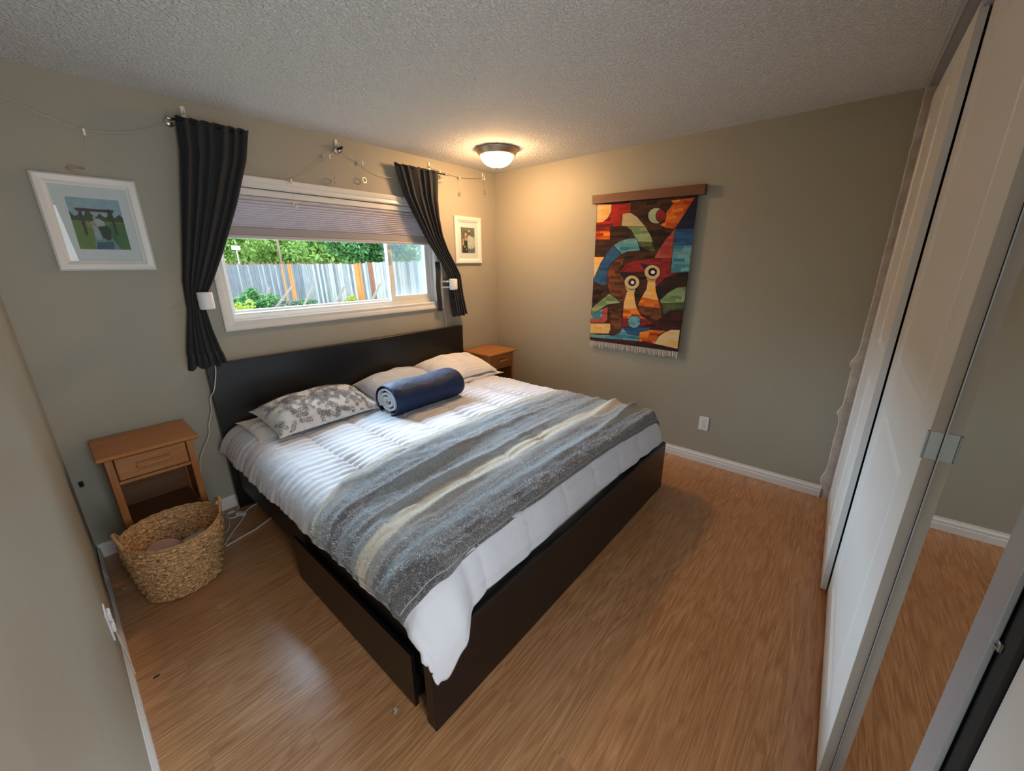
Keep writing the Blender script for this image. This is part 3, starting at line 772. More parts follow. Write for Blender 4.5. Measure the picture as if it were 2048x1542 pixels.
# ================================================================ PICTURES ON THE WINDOW WALL
def picture(x0, x1, z0, z1, label, strips, ph):
    t = thing('picture_frame', label, 'picture', ((x0+x1)/2, 0, z0), group='white framed photos on the window wall')
    b = MB(); w = .046
    prof = [(0, 0), (0, .016), (.008, .022), (.030, .020), (.040, .014), (w, .012), (w, .004)]
    rings = [[(x0+d, -t_-.001, z0+d), (x1-d, -t_-.001, z0+d), (x1-d, -t_-.001, z1-d), (x0+d, -t_-.001, z1-d)] for d, t_ in prof]
    vs = [p for r in rings for p in r]; fs = [(i*4+k, (i+1)*4+k, (i+1)*4+(k+1) % 4, i*4+(k+1) % 4) for i in range(len(prof)-1) for k in range(4)]
    b.add(vs, fs); b.box((x0+.002, -.001, z0+.002), (x1-.002, -.004, z1-.002)); b.build('frame', TRIM, t)
    MB().box((x0+.04, -.004, z0+.04), (x1-.04, -.008, z1-.04)).build('mat_board', mat('white_mat', (.66, .67, .71), .7), t)
    b = MB(); px0, px1, pz0, pz1 = ph; mats = []; names = {}
    for i, (c_, poly) in enumerate(strips):
        if c_ not in names: names[c_] = len(mats); mats.append(mat('photo_tone', c_, .5, var=(40, tuple(q*.7 for q in c_), .6)))
        y = -.0083 - i*.00008
        b.add([(lerp(px0, px1, u), y, lerp(pz1, pz0, v)) for u, v in poly], [tuple(range(len(poly)))], names[c_])
    b.build('photo_print', mats, t)
    MB().box((x0+.044, -.0118, z0+.044), (x1-.044, -.0128, z1-.044)).build('pane', GLASS, t)
def el(cx_, cy_, rx, ry, n=16): return [(cx_+rx*cos(2*pi*i/n), cy_+ry*sin(2*pi*i/n)) for i in range(n)]
sky = (.30, .42, .50); dg = (.035, .055, .022); gr = (.13, .20, .04); g2 = (.06, .15, .04); bw = (.05, .022, .015)
trees = [(0, .45), (0, .28)]
for i in range(21):
    u = i/20; trees.append((u, .26+.10*abs(sin(i*2.3)) - (.10 if i in (6, 7, 15) else 0))); 
trees += [(1, .45)]
A = [(sky, [(0, 0), (1, 0), (1, .5), (0, .5)]), (dg, trees), (gr, [(0, .44), (1, .44), (1, 1), (0, 1)]), (g2, [(.55, .5), (1, .46), (1, 1), (.7, 1)]),
     (bw, [(.10, .20), (.86, .20), (.83, .26), (.14, .26)]), (bw, [(.17, .25), (.23, .25), (.235, .72), (.175, .72)]), (bw, [(.76, .25), (.81, .25), (.82, .70), (.77, .70)]),
     ((.16, .28, .30), [(.36, .60), (.62, .66), (.80, 1), (.30, 1)]), ((.04, .09, .16), [(.35, .86), (.68, .84), (.66, 1), (.32, 1)]), ((.30, .38, .42), [(.34, .45), (.44, .45), (.47, .8), (.36, .82)]),
     ((.42, .42, .43), [(.40, .42), (.50, .38), (.60, .44), (.61, .56), (.47, .56)]), ((.38, .24, .19), el(.43, .38, .035, .035)), ((.36, .23, .18), [(.30, .48), (.42, .46), (.46, .52), (.36, .54)]),
     ((.012, .02, .022), [(.46, .55), (.64, .52), (.70, .62), (.64, .78), (.50, .78)]), ((.012, .02, .022), el(.60, .72, .07, .10)), ((.26, .25, .05), [(.25, .46), (.30, .46), (.32, .56), (.27, .56)])]
picture(-3.112, -2.752, 1.541, 1.978, 'white framed photo of a garden arbour, left of the near curtain', A, (-3.020, -2.834, 1.643, 1.880))
skin = (.55, .33, .24)
B = [((.16, .14, .09), [(0, 0), (1, 0), (1, 1), (0, 1)]), ((.07, .16, .14), [(.15, .08), (1, .12), (1, .30), (.15, .28)]), ((.40, .36, .26), [(.75, .35), (1, .35), (1, .7), (.75, .7)]),
     ((.10, .04, .02), el(.32, .27, .13, .12)), ((.10, .04, .02), [(.18, .28), (.30, .22), (.34, .5), (.2, .55)]), ((.025, .03, .022), [(.10, .52), (.22, .45), (.40, .46), (.46, .6), (.46, 1), (.08, 1)]),
     (skin, [(.10, .46), (.20, .44), (.18, .70), (.08, .72)]), (skin, [(.24, .38), (.38, .38), (.40, .50), (.26, .52)]), (skin, el(.33, .28, .085, .085)), ((.45, .40, .30), el(.25, .75, .05, .04)), ((.40, .30, .24), el(.36, .86, .04, .03)),
     ((.50, .52, .50), [(.44, .40), (.55, .32), (.78, .34), (.95, .44), (.98, .72), (.85, .84), (.46, .84)]), ((.10, .14, .20), [(.46, .82), (.92, .82), (.92, 1), (.46, 1)]), (skin, [(.53, .2), (.66, .2), (.66, .34), (.54, .34)]),
     (skin, el(.59, .16, .09, .10)), ((.13, .06, .03), [(.50, .17), (.68, .17), (.66, .27), (.59, .30), (.52, .27)]), ((.16, .09, .05), [(.50, .10), (.54, .03), (.64, .03), (.68, .10), (.66, .07), (.54, .07)]), (skin, [(.56, .80), (.74, .78), (.74, .84), (.60, .87)])]
picture(-.570, -.228, 1.562, 1.985, 'white framed photo of a smiling couple, in the lit far corner', B, (-.490, -.312, 1.660, 1.890))

# ================================================================ CURTAINS AND THEIR RODS
def curtain(name, label, rows, folds, ph0=0.0, amp0=.022, y0=-.075, seed=0, cat='curtain'):
    """rows: (z, xl, xr, amplitude) from top to hem"""
    b = MB(); nu, nv = folds*14, 110
    zt, zb_ = rows[0][0], rows[-1][0]
    def at(z, i): return lin([(r[0], r[i]) for r in rows], z)
    vs = []
    for j in range(nv+1):
        z = lerp(zt, zb_, j/nv); xl, xr, am = at(z, 1), at(z, 2), at(z, 3)
        for i in range(nu+1):
            u = i/nu; s_ = .35*nz(u*3+seed, z*1.3, 1)
            a = 2*pi*folds*(u + .05*s_) + ph0 + (1.5*nz(z*.5+seed, u*5, 4) + .5*nz(z*1.6, u*6, seed))*min(1, 5*u*(1-u))
            x = lerp(xl, xr, u) + am*.45*sin(a*2+1)*sin(pi*u); y = y0 - (.018 if z < 1.06 else 0) + am*(.75+.6*nz(u*4, z*.8, seed+3))*sin(a) + .18*am*sin(a*2.3)
            vs.append((x, y, z + (.006*sin(a*1.0) if j in (0,) else 0) - (.010*sin(a*.5) if j == nv else 0)))
    fs = [(j*(nu+1)+i, j*(nu+1)+i+1, (j+1)*(nu+1)+i+1, (j+1)*(nu+1)+i) for j in range(nv) for i in range(nu)]
    b.add(vs, fs)
    return b.build(name, CURT, smooth=True, solid=.004)
c1 = curtain('curtain', '', [(2.312, -2.532, -2.195, .018), (2.15, -2.545, -2.235, .020), (1.9, -2.590, -2.33, .021), (1.64, -2.637, -2.445, .022), (1.48, -2.665, -2.525, .022), (1.40, -2.668, -2.572, .020), (1.32, -2.672, -2.592, .020), (1.20, -2.700, -2.582, .022), (1.10, -2.722, -2.566, .024), (.985, -2.742, -2.548, .024)], 6, 0, seed=2)
tag(c1, 'charcoal curtain hanging on the near side of the window, pinched behind the speaker', 'curtain', 'charcoal curtains at the window')
c2 = curtain('curtain', '', [(2.305, -1.206, -.785, .016), (2.22, -1.182, -.790, .018), (2.085, -1.137, -.803, .020), (1.945, -1.054, -.800, .022), (1.80, -.966, -.775, .022), (1.68, -.885, -.722, .020), (1.573, -.800, -.655, .018), (1.46, -.735, -.585, .018), (1.38, -.725, -.575, .018), (1.28, -.715, -.560, .018), (1.09, -.695, -.515, .018)], 6, .6, seed=5)
tag(c2, 'charcoal curtain drawn back to the far side of the window, beside the couple photo', 'curtain', 'charcoal curtains at the window')
fl = MB(); fl.grid(lambda u, v: (lerp(-.848, -.79, u)+.004*sin(v*9), -.040+.006*sin(u*7), lerp(1.58, 1.145, v)), 12, 30)
fl.build('loose_edge', CURT, c2, smooth=True, solid=.003)
def rod(label, xa, xb, bx, fin):
    t = thing('curtain_rod', label, 'curtain rod', (bx, 0, 2.29))
    MB().tube([(xa, -.075, 2.292), (xb, -.075, 2.292)], .006, 12).build('rod', DARKM, t, smooth=True)
    b = MB(); b.lathe([(.024, 0), (.024, -.004), (.018, -.010), (.008, -.012)], (bx, -.001, 2.292), 20, axis=1); b.tube([(bx, -.01, 2.292), (bx, -.075, 2.292)], .005, 10)
    b.build('wall_bracket', CHROME, t, smooth=True)
    f = MB(); f.lathe([(.006, -.012), (.0095, -.006), (.0095, .006), (.006, .012)], (fin, -.075, 2.292), 14, axis=0); f.build('end_cap', CHROME, t, smooth=True)
rod('short metal curtain rod holding the curtain on the near side of the window', -2.555, -2.20, -2.545, -2.56)
rod('short metal curtain rod holding the curtain next to the couple photo', -1.20, -.70, -.765, -.695)
t = thing('rod_bracket', 'bare round chrome bracket with dark peg on the wall above the window', 'bracket', (-1.62, 0, 2.325))
MB().lathe([(.027, 0), (.027, -.005), (.019, -.013), (.009, -.015)], (-1.62, -.001, 2.325), 24, axis=1).build('rosette', CHROME, t, smooth=True)
MB().tube([(-1.62, -.012, 2.328), (-1.612, -.062, 2.334)], .008, 12).build('peg', DARKM, t, smooth=True)
MB().tube([(-1.612, -.012, 2.312), (-1.602, -.045, 2.312)], .006, 12).build('set_screw', CHROME, t, smooth=True)

# ================================================================ WIRE GARLAND
def hook(x, z, label, tilt=0):
    t = thing('adhesive_hook', label, 'hook', (x, 0, z), group='white adhesive hooks holding the garland')
    MB().box((x-.010, -.0005, z-.030), (x+.010, -.006, z+.030), bev=.002).build('back_plate', CLEAR, t)
    MB().tube([(x, -.006, z-.004), (x, -.022, z-.012), (x, -.028, z-.004), (x, -.026, z+.006)], .0035, 8).build('hook_arm', CLEAR, t, smooth=True)
hook(-2.474, 2.352, 'small white adhesive hook stuck above the near curtain')
hook(-1.622, 2.362, 'small white adhesive hook just above the bare chrome bracket')
hook(-.816, 2.350, 'small white adhesive hook above the curtain next to the couple photo')
hook(-.174, 2.362, 'small white adhesive hook right in the far corner of the wall')
GP = [(-3.30, 2.31), (-3.08, 2.245), (-2.98, 2.205), (-2.89, 2.180), (-2.72, 2.205), (-2.545, 2.290), (-2.474, 2.345), (-2.35, 2.28), (-2.19, 2.165), (-1.973, 2.090), (-1.83, 2.165), (-1.694, 2.275), (-1.622, 2.350), (-1.53, 2.310), (-1.449, 2.275), (-1.31, 2.215), (-1.2, 2.205), (-1.08, 2.23), (-.95, 2.28), (-.816, 2.340), (-.65, 2.325), (-.497, 2.312), (-.33, 2.325), (-.174, 2.350)]
pts = []
for (a, b_) in zip(GP, GP[1:]):
    for k in range(4):
        t_ = k/4; pts.append((lerp(a[0], b_[0], t_), -.026-.004*sin(a[0]*7), lerp(a[1], b_[1], t_)-.006*sin(pi*t_)))
pts.append((GP[-1][0], -.026, GP[-1][1]))
tag(MB().tube(pts, .0020, 6).build('wire_garland', WIRE, smooth=True), 'thin silver wire garland strung along the wall above the window', 'garland')
def pendant(x, z, L, label, r=.020, shape=40, face=0, clip=True, dx=0):
    t = thing('ring_pendant', label, 'ornament', (x, -.028, z), group='small rings hanging from the garland')
    if clip: MB().box((x-.005, -.022, z-.022), (x+.005, -.033, z+.006), bev=.002).build('clip', CLEAR, t)
    MB().tube([(x, -.029, z-.016), (x+dx*.5, -.030, z-L*.5), (x+dx, -.030, z-L+r)], .0006, 5).build('thread', WIRE, t)
    ring = []
    for i in range(shape):
        a = 2*pi*i/shape; ring.append((x+dx+r*cos(a)*cos(face), -.030+r*cos(a)*sin(face), z-L+r*sin(a)))
    MB().tube(ring, .0034, 8, closed=True).build('ring', CHROME, t, smooth=True)
b = MB(); ring = [(-2.955+.030*cos(2*pi*i/40), -.040+.024*sin(2*pi*i/40), 2.003+.010*sin(2*pi*i/40)) for i in range(40)]
t = thing('ring_pendant', 'pale wooden ring resting on top of the garden arbour photo frame', 'ornament', (-2.955, -.03, 1.99), group='small rings hanging from the garland')
MB().box((-2.895, -.022, 2.155), (-2.885, -.033, 2.185), bev=.002).build('clip', CLEAR, t)
MB().tube([(-2.89, -.029, 2.16), (-2.90, -.03, 2.10), (-2.93, -.035, 2.02)], .0006, 5).build('thread', WIRE, t)
MB().tube(ring, .0034, 8, closed=True).build('ring', mat('bleached_wood_ring', (.42, .33, .25), .5), t, smooth=True)
pendant(-1.973, 2.088, .150, 'small open ring hanging in front of the pleated blind, near its middle', r=.016, face=.5)
pendant(-1.694, 2.275, .150, 'small ring just below and left of the bare chrome bracket', r=.016, face=1.1, dx=.02)
pendant(-1.449, 2.275, .120, 'small round ring hanging right of the bare chrome bracket', r=.018, face=.2)
pendant(-1.13, 2.215, .142, 'small ring dangling over the blind beside the drawn back curtain', r=.012, face=.8)
pendant(-.721, 2.325, .075, 'hexagonal ring hanging under the end of the far curtain rod', r=.019, shape=6, face=.1)
pendant(-.497, 2.312, .138, 'small brass coloured ring hanging midway between the couple photo and rod', r=.014, face=1.0)
pendant(-.174, 2.345, .125, 'small narrow ring hanging next to the room corner', r=.013, face=1.3)

# ================================================================ SPEAKERS AND CABLES
def speaker(x, y, z, label, bx):
    t = thing('wall_speaker', label, 'speaker', (x, y, z), group='white speakers mounted beside the window')
    b = MB(); b.lathe([(.030, 0), (.036, .003), (.037, .010), (.037, .088), (.036, .094), (.033, .0955), (.033, .0935), (.002, .0935)], (x, y, z), 40); b.build('speaker_body', PLASTIC, t, smooth=True)
    b = MB(); b.box((bx-.018, -.0005, z+.0), (bx+.018, -.010, z+.105), bev=.002); b.box((bx-.008, -.010, z+.065), (x+.008, y+.030, z+.078), bev=.002); b.box((bx-.008, -.010, z+.015), (x+.008, y+.030, z+.028), bev=.002)
    b.build('wall_mount', PLASTIC, t)
speaker(-2.595, -.150, 1.322, 'white cylindrical speaker in front of the near curtain', -2.60)
speaker(-.722, -.130, 1.335, 'white cylindrical speaker in front of the curtain next to the couple photo', -.76)
def smooth_path(P, n=8):
    P = [Vector(p) for p in P]; out = []
    for i in range(len(P)-1):
        p0 = P[max(i-1, 0)]; p1 = P[i]; p2 = P[i+1]; p3 = P[min(i+2, len(P)-1)]
        for k in range(n):
            t = k/n; out.append(.5*((2*p1) + (p2-p0)*t + (2*p0-5*p1+4*p2-p3)*t*t + (3*p1-p0-3*p2+p3)*t**3))
    return out + [P[-1]]
tag(MB().tube(smooth_path([(-2.600, -.012, 1.325), (-2.597, -.012, 1.20), (-2.602, -.014, 1.06), (-2.608, -.072, .995), (-2.613, -.078, .94), (-2.640, -.078, .84), (-2.666, -.060, .78), (-2.672, -.045, .70), (-2.70, -.040, .62), (-2.715, -.045, .55), (-2.765, -.040, .455), (-2.79, -.035, .39), (-2.80, -.030, .25), (-2.79, -.028, .12)]), .0032, 8).build('power_cable', CORD, smooth=True), 'white cable hanging from the near speaker down behind the nightstand', 'cable', 'white power cables')
tag(MB().tube(smooth_path([(-.755, -.012, 1.335), (-.750, -.010, 1.25), (-.752, -.012, 1.15), (-.735, -.012, 1.05), (-.735, -.012, .96)]), .0028, 8).build('power_cable', CORD, smooth=True), 'short white cable running from the far speaker down behind the headboard', 'cable', 'white power cables')
r_ = .0045
tag(MB().tube(smooth_path([(-2.62, -.12, r_), (-2.56, -.10, r_), (-2.50, -.12, r_)][::-1] + [(-2.66, -.175, r_), (-2.70, -.245, r_), (-2.735, -.285, r_), (-2.80, -.37, r_), (-2.83, -.42, r_)]), r_, 8).build('extension_cord', CORD, smooth=True), 'white cord on the floor from the basket to the back of the bed', 'cord', 'white cords on the floor by the basket')
tag(MB().tube(smooth_path([(-2.38, -.36, r_), (-2.50, -.345, r_), (-2.56, -.35, r_), (-2.66, -.395, r_), (-2.74, -.415, r_), (-2.83, -.44, r_)]), r_, 8).build('extension_cord', CORD, smooth=True), 'white cord crossing the floor from the basket under the bed side', 'cord', 'white cords on the floor by the basket')
lo = [(-2.655, -.030, .07), (-2.648, -.034, .03), (-2.655, -.06, r_), (-2.68, -.085, r_)] + [(-2.705+.035*cos(a), -.12+.04*sin(a), r_+.0045*(i > 5)) for i, a in enumerate([pi*.3, pi*.7, pi, pi*1.35, pi*1.7, pi*2.05, pi*2.4, pi*2.8])] + [(-2.745, -.18, .006), (-2.76, -.24, r_), (-2.79, -.29, r_)]
tag(MB().tube(smooth_path(lo), r_, 8).build('extension_cord', CORD, smooth=True), 'looped white cord tangled by the bottom corner of the headboard', 'cord', 'white cords on the floor by the basket')
pw = thing('cord_connector', 'small grey white cord connector lying in the cord tangle', 'adapter', (-2.675, -.155, 0))
MB().hexa([(-2.70, -.150, .001), (-2.665, -.195, .001), (-2.645, -.18, .001), (-2.68, -.133, .001), (-2.70, -.150, .028), (-2.665, -.195, .028), (-2.645, -.18, .028), (-2.68, -.133, .028)]).build('plug_body', PLASTG, pw, bevel=.004)

# ================================================================ WALL HANGING
HX = -.03
th = thing('woven_tapestry', 'colourful woven wall hanging of two long necked birds on a wooden batten', 'wall hanging', (-.03, -1.57, 2.06))
b = MB(); b.hexa([(-.001, -1.137, 2.027), (-.001, -2.019, 2.011), (-.048, -2.019, 2.011), (-.048, -1.137, 2.027), (-.001, -1.137, 2.092), (-.001, -2.019, 2.077), (-.048, -2.019, 2.077), (-.048, -1.137, 2.092)])
b.build('wooden_batten', wood('reddish_batten', (.10, .038, .020), (.19, .075, .040), .5, 1), th, bevel=.002)
TC = dict(base=((.008, .006, .006), (.065, .022, .012)), gold=((.80, .40, .06), (.70, .52, .28)), red=((.10, .008, .008), (.42, .02, .012)), orange=((.32, .022, .006), (.80, .23, .02)), beige=((.50, .40, .20), (.42, .38, .22)),
          green=((.10, .20, .08), (.30, .38, .20)), dkgreen=((.03, .04, .015), (.09, .13, .05)), navy=((.006, .007, .022), (.012, .02, .07)), blue=((.015, .05, .17), (.02, .11, .22)), cyan=((.02, .16, .24), (.16, .38, .42)),
          rose=((.30, .04, .035), (.42, .085, .06)), crimson=((.16, .012, .015), (.28, .02, .02)), brown=((.045, .02, .012), (.20, .06, .02)), cream=((.56, .42, .20), (.62, .48, .26)), black=((.008, .006, .007), (.03, .014, .012)),
          maroon=((.02, .006, .007), (.06, .012, .012)), yellow=((.75, .38, .05), (.68, .55, .32)), mint=((.30, .38, .24), (.38, .46, .32)), white=((.75, .74, .72), (.8, .8, .78)))
TM = {k: patch_mat(k, *v) for k, v in TC.items()}
TAP=[('base',[(-1.178,2.022),(-1.972,2.001),(-1.961,0.885),(-1.174,0.888)]),
('gold',[(-1.178,2.022),(-1.307,2.01),(-1.307,1.948),(-1.281,1.907),(-1.237,1.883),(-1.181,1.883)]),
('red',[(-1.307,2.01),(-1.473,2.007),(-1.472,1.933),(-1.41,1.93),(-1.408,1.84),(-1.307,1.843),(-1.307,1.808),(-1.18,1.814),(-1.181,1.883),(-1.237,1.883),(-1.281,1.907),(-1.307,1.948)]),
('orange',[(-1.18,1.814),(-1.307,1.808),(-1.311,1.746),(-1.18,1.751)]),
('beige',[(-1.41,1.93),(-1.44,1.936),(-1.476,1.935),(-1.532,1.9),(-1.608,1.823),(-1.407,1.843)]),
('green',[(-1.407,1.843),(-1.608,1.823),(-1.66,1.748),(-1.673,1.711),(-1.554,1.721),(-1.533,1.748),(-1.493,1.808),(-1.454,1.834)]),
('dkgreen',[(-1.554,1.721),(-1.673,1.711),(-1.702,1.642),(-1.624,1.657),(-1.574,1.688)]),
('orange',[(-1.786,1.993),(-1.953,1.998),(-1.832,1.797),(-1.764,1.809),(-1.724,1.831),(-1.758,1.864),(-1.758,1.913),(-1.804,1.972)]),
('navy',[(-1.953,1.998),(-1.972,1.998),(-1.971,1.792),(-1.832,1.795)]),
('blue',[(-1.832,1.795),(-1.971,1.792),(-1.97,1.676),(-1.831,1.68)]),
('cyan',[(-1.831,1.68),(-1.97,1.676),(-1.97,1.491),(-1.833,1.484)]),
('rose',[(-1.832,1.795),(-1.831,1.68),(-1.834,1.588),(-1.699,1.59),(-1.736,1.662),(-1.773,1.723)]),
('crimson',[(-1.699,1.59),(-1.834,1.588),(-1.833,1.484),(-1.9,1.485),(-1.814,1.437),(-1.731,1.375),(-1.687,1.472),(-1.64,1.483),(-1.42,1.487),(-1.46,1.543),(-1.525,1.57),(-1.608,1.58)]),
('cyan',[(-1.402,1.727),(-1.474,1.743),(-1.54,1.745),(-1.58,1.654),(-1.482,1.648),(-1.422,1.627),(-1.347,1.695)]),
('blue',[(-1.347,1.695),(-1.422,1.627),(-1.362,1.583),(-1.32,1.532),(-1.305,1.468),(-1.31,1.386),(-1.271,1.373),(-1.186,1.407),(-1.178,1.425),(-1.245,1.561),(-1.293,1.641)]),
('gold',[(-1.174,1.608),(-1.269,1.607),(-1.238,1.561),(-1.18,1.431)]),
('brown',[(-1.309,1.41),(-1.31,1.492),(-1.338,1.549),(-1.387,1.583),(-1.45,1.593),(-1.429,1.538),(-1.418,1.481),(-1.47,1.413),(-1.503,1.322),(-1.483,1.258),(-1.44,1.238),(-1.385,1.27),(-1.335,1.328)]),
('green',[(-1.177,1.173),(-1.252,1.24),(-1.336,1.306),(-1.391,1.277),(-1.442,1.238),(-1.329,1.217),(-1.232,1.154),(-1.175,1.12)]),
('gold',[(-1.496,1.328),(-1.558,1.33),(-1.571,1.256),(-1.594,1.2),(-1.476,1.192),(-1.476,1.24)]),
('orange',[(-1.476,1.192),(-1.594,1.2),(-1.623,1.156),(-1.674,1.125),(-1.476,1.109)]),
('crimson',[(-1.476,1.109),(-1.674,1.125),(-1.737,1.084),(-1.631,1.06),(-1.475,1.038)]),
('cream',[(-1.474,1.373),(-1.507,1.323),(-1.561,1.325),(-1.568,1.359),(-1.592,1.382)]),
('cream',[(-1.646,1.455),(-1.668,1.412),(-1.722,1.413),(-1.746,1.457)]),
('gold',[(-1.665,1.417),(-1.725,1.419),(-1.737,1.343),(-1.765,1.272),(-1.628,1.293),(-1.661,1.357)]),
('orange',[(-1.628,1.293),(-1.765,1.272),(-1.792,1.207),(-1.598,1.223)]),
('brown',[(-1.598,1.223),(-1.792,1.207),(-1.815,1.136),(-1.781,1.116),(-1.673,1.136),(-1.615,1.178)]),
('navy',[(-1.42,1.489),(-1.529,1.455),(-1.466,1.422)]),
('navy',[(-1.584,1.557),(-1.693,1.535),(-1.639,1.496)]),
('black',[(-1.734,1.375),(-1.803,1.44),(-1.885,1.478),(-1.965,1.489),(-1.964,1.382),(-1.897,1.375),(-1.831,1.33),(-1.782,1.273)]),
('green',[(-1.776,1.273),(-1.836,1.335),(-1.897,1.375),(-1.962,1.382),(-1.965,1.266),(-1.79,1.251)]),
('dkgreen',[(-1.79,1.251),(-1.965,1.266),(-1.964,1.207),(-1.872,1.207),(-1.854,1.195),(-1.847,1.133),(-1.824,1.137)]),
('cyan',[(-1.176,1.12),(-1.281,1.174),(-1.281,1.112),(-1.262,1.089),(-1.174,1.08)]),
('rose',[(-1.281,1.174),(-1.33,1.195),(-1.334,1.085),(-1.306,1.055),(-1.175,1.044),(-1.174,1.08),(-1.262,1.089),(-1.281,1.112)]),
('gold',[(-1.174,1.039),(-1.363,1.055),(-1.372,1.011),(-1.353,0.968),(-1.176,0.95)]),
('brown',[(-1.356,1.16),(-1.462,1.192),(-1.471,1.036),(-1.46,0.985),(-1.408,0.96),(-1.354,0.964),(-1.372,1.011)]),
('cyan',[(-1.175,0.943),(-1.409,0.955),(-1.466,0.992),(-1.482,1.034),(-1.628,1.027),(-1.631,0.934),(-1.175,0.913)]),
('blue',[(-1.482,1.034),(-1.717,1.053),(-1.714,1.018),(-1.636,1.01),(-1.633,0.979),(-1.538,0.981)]),
('maroon',[(-1.727,1.071),(-1.79,1.134),(-1.852,1.194),(-1.961,1.202),(-1.957,1.057),(-1.84,1.042),(-1.73,1.043)]),
('orange',[(-1.636,1.006),(-1.73,1.037),(-1.844,1.039),(-1.793,0.999),(-1.767,0.927),(-1.633,0.934)]),
('yellow',[(-1.956,1.057),(-1.889,1.052),(-1.836,1.024),(-1.794,0.985),(-1.767,0.927),(-1.954,0.91)]),
('maroon',[(-1.173,0.917),(-1.956,0.91),(-1.961,0.885),(-1.174,0.888)]),
('mint',[(-1.747,1.893),(-1.746,1.878),(-1.741,1.865),(-1.73,1.854),(-1.716,1.846),(-1.7,1.843),(-1.682,1.844),(-1.664,1.85),(-1.648,1.859),(-1.635,1.872),(-1.626,1.887),(-1.622,1.902),(-1.623,1.918),(-1.629,1.931),(-1.64,1.942),(-1.654,1.949),(-1.671,1.952),(-1.689,1.95),(-1.706,1.945),(-1.722,1.935),(-1.735,1.923),(-1.743,1.908)]),
('crimson',[(-1.756,1.891),(-1.756,1.88),(-1.753,1.869),(-1.747,1.861),(-1.739,1.855),(-1.73,1.852),(-1.72,1.853),(-1.709,1.857),(-1.7,1.864),(-1.692,1.873),(-1.687,1.885),(-1.684,1.897),(-1.685,1.908),(-1.688,1.919),(-1.694,1.928),(-1.702,1.933),(-1.711,1.936),(-1.721,1.935),(-1.731,1.931),(-1.741,1.924),(-1.748,1.914),(-1.753,1.903)]),
('cream',[(-1.596,1.407),(-1.595,1.392),(-1.589,1.378),(-1.578,1.366),(-1.564,1.357),(-1.547,1.352),(-1.529,1.351),(-1.511,1.355),(-1.495,1.363),(-1.482,1.375),(-1.473,1.389),(-1.469,1.404),(-1.47,1.42),(-1.477,1.434),(-1.488,1.446),(-1.502,1.454),(-1.52,1.459),(-1.538,1.459),(-1.555,1.455),(-1.571,1.447),(-1.584,1.436),(-1.592,1.422)]),
('cream',[(-1.757,1.487),(-1.756,1.472),(-1.75,1.458),(-1.74,1.446),(-1.726,1.438),(-1.709,1.433),(-1.692,1.433),(-1.674,1.437),(-1.658,1.445),(-1.645,1.457),(-1.636,1.471),(-1.632,1.486),(-1.633,1.501),(-1.639,1.515),(-1.65,1.527),(-1.664,1.535),(-1.681,1.54),(-1.699,1.54),(-1.716,1.535),(-1.732,1.527),(-1.745,1.516),(-1.753,1.502)]),
('black',[(-1.565,1.407),(-1.564,1.4),(-1.561,1.393),(-1.557,1.388),(-1.55,1.383),(-1.542,1.381),(-1.534,1.381),(-1.525,1.383),(-1.518,1.387),(-1.512,1.392),(-1.508,1.399),(-1.506,1.406),(-1.507,1.413),(-1.51,1.42),(-1.515,1.426),(-1.521,1.43),(-1.529,1.432),(-1.538,1.432),(-1.546,1.431),(-1.553,1.427),(-1.559,1.421),(-1.563,1.415)]),
('white',[(-1.553,1.406),(-1.553,1.402),(-1.551,1.399),(-1.549,1.396),(-1.545,1.394),(-1.541,1.392),(-1.537,1.392),(-1.533,1.393),(-1.529,1.395),(-1.526,1.398),(-1.524,1.402),(-1.523,1.405),(-1.524,1.409),(-1.525,1.413),(-1.528,1.416),(-1.531,1.418),(-1.535,1.419),(-1.539,1.419),(-1.543,1.418),(-1.547,1.416),(-1.55,1.413),(-1.552,1.41)]),
('black',[(-1.728,1.489),(-1.727,1.481),(-1.724,1.474),(-1.719,1.468),(-1.712,1.464),(-1.704,1.462),(-1.696,1.462),(-1.687,1.464),(-1.679,1.468),(-1.673,1.474),(-1.668,1.481),(-1.666,1.488),(-1.667,1.496),(-1.67,1.503),(-1.675,1.509),(-1.682,1.513),(-1.69,1.515),(-1.699,1.515),(-1.708,1.513),(-1.715,1.509),(-1.722,1.503),(-1.726,1.496)]),
('white',[(-1.716,1.488),(-1.715,1.484),(-1.714,1.48),(-1.711,1.477),(-1.708,1.475),(-1.703,1.474),(-1.699,1.474),(-1.694,1.475),(-1.69,1.477),(-1.687,1.48),(-1.685,1.483),(-1.684,1.487),(-1.684,1.491),(-1.685,1.495),(-1.688,1.498),(-1.692,1.5),(-1.696,1.501),(-1.701,1.501),(-1.705,1.5),(-1.709,1.498),(-1.712,1.495),(-1.715,1.492)]),
('cyan',[(-1.633,1.094),(-1.632,1.08),(-1.627,1.067),(-1.619,1.055),(-1.607,1.046),(-1.593,1.04),(-1.577,1.039),(-1.562,1.042),(-1.549,1.048),(-1.538,1.058),(-1.53,1.071),(-1.527,1.085),(-1.528,1.1),(-1.533,1.114),(-1.542,1.125),(-1.554,1.134),(-1.569,1.139),(-1.584,1.14),(-1.598,1.138),(-1.612,1.131),(-1.622,1.121),(-1.63,1.108)])]
cb_ = MB(); e0 = TAP[0][1]
(p0, p1, p2, p3) = e0
cb_.hexa([(-.026, p3[0], p3[1]), (-.026, p2[0], p2[1]), (-.0302, p2[0], p2[1]), (-.0302, p3[0], p3[1]), (-.026, p0[0], p0[1]+.012), (-.026, p1[0], p1[1]+.012), (-.0302, p1[0], p1[1]+.012), (-.0302, p0[0], p0[1]+.012)])
ks_ = list(TC); 
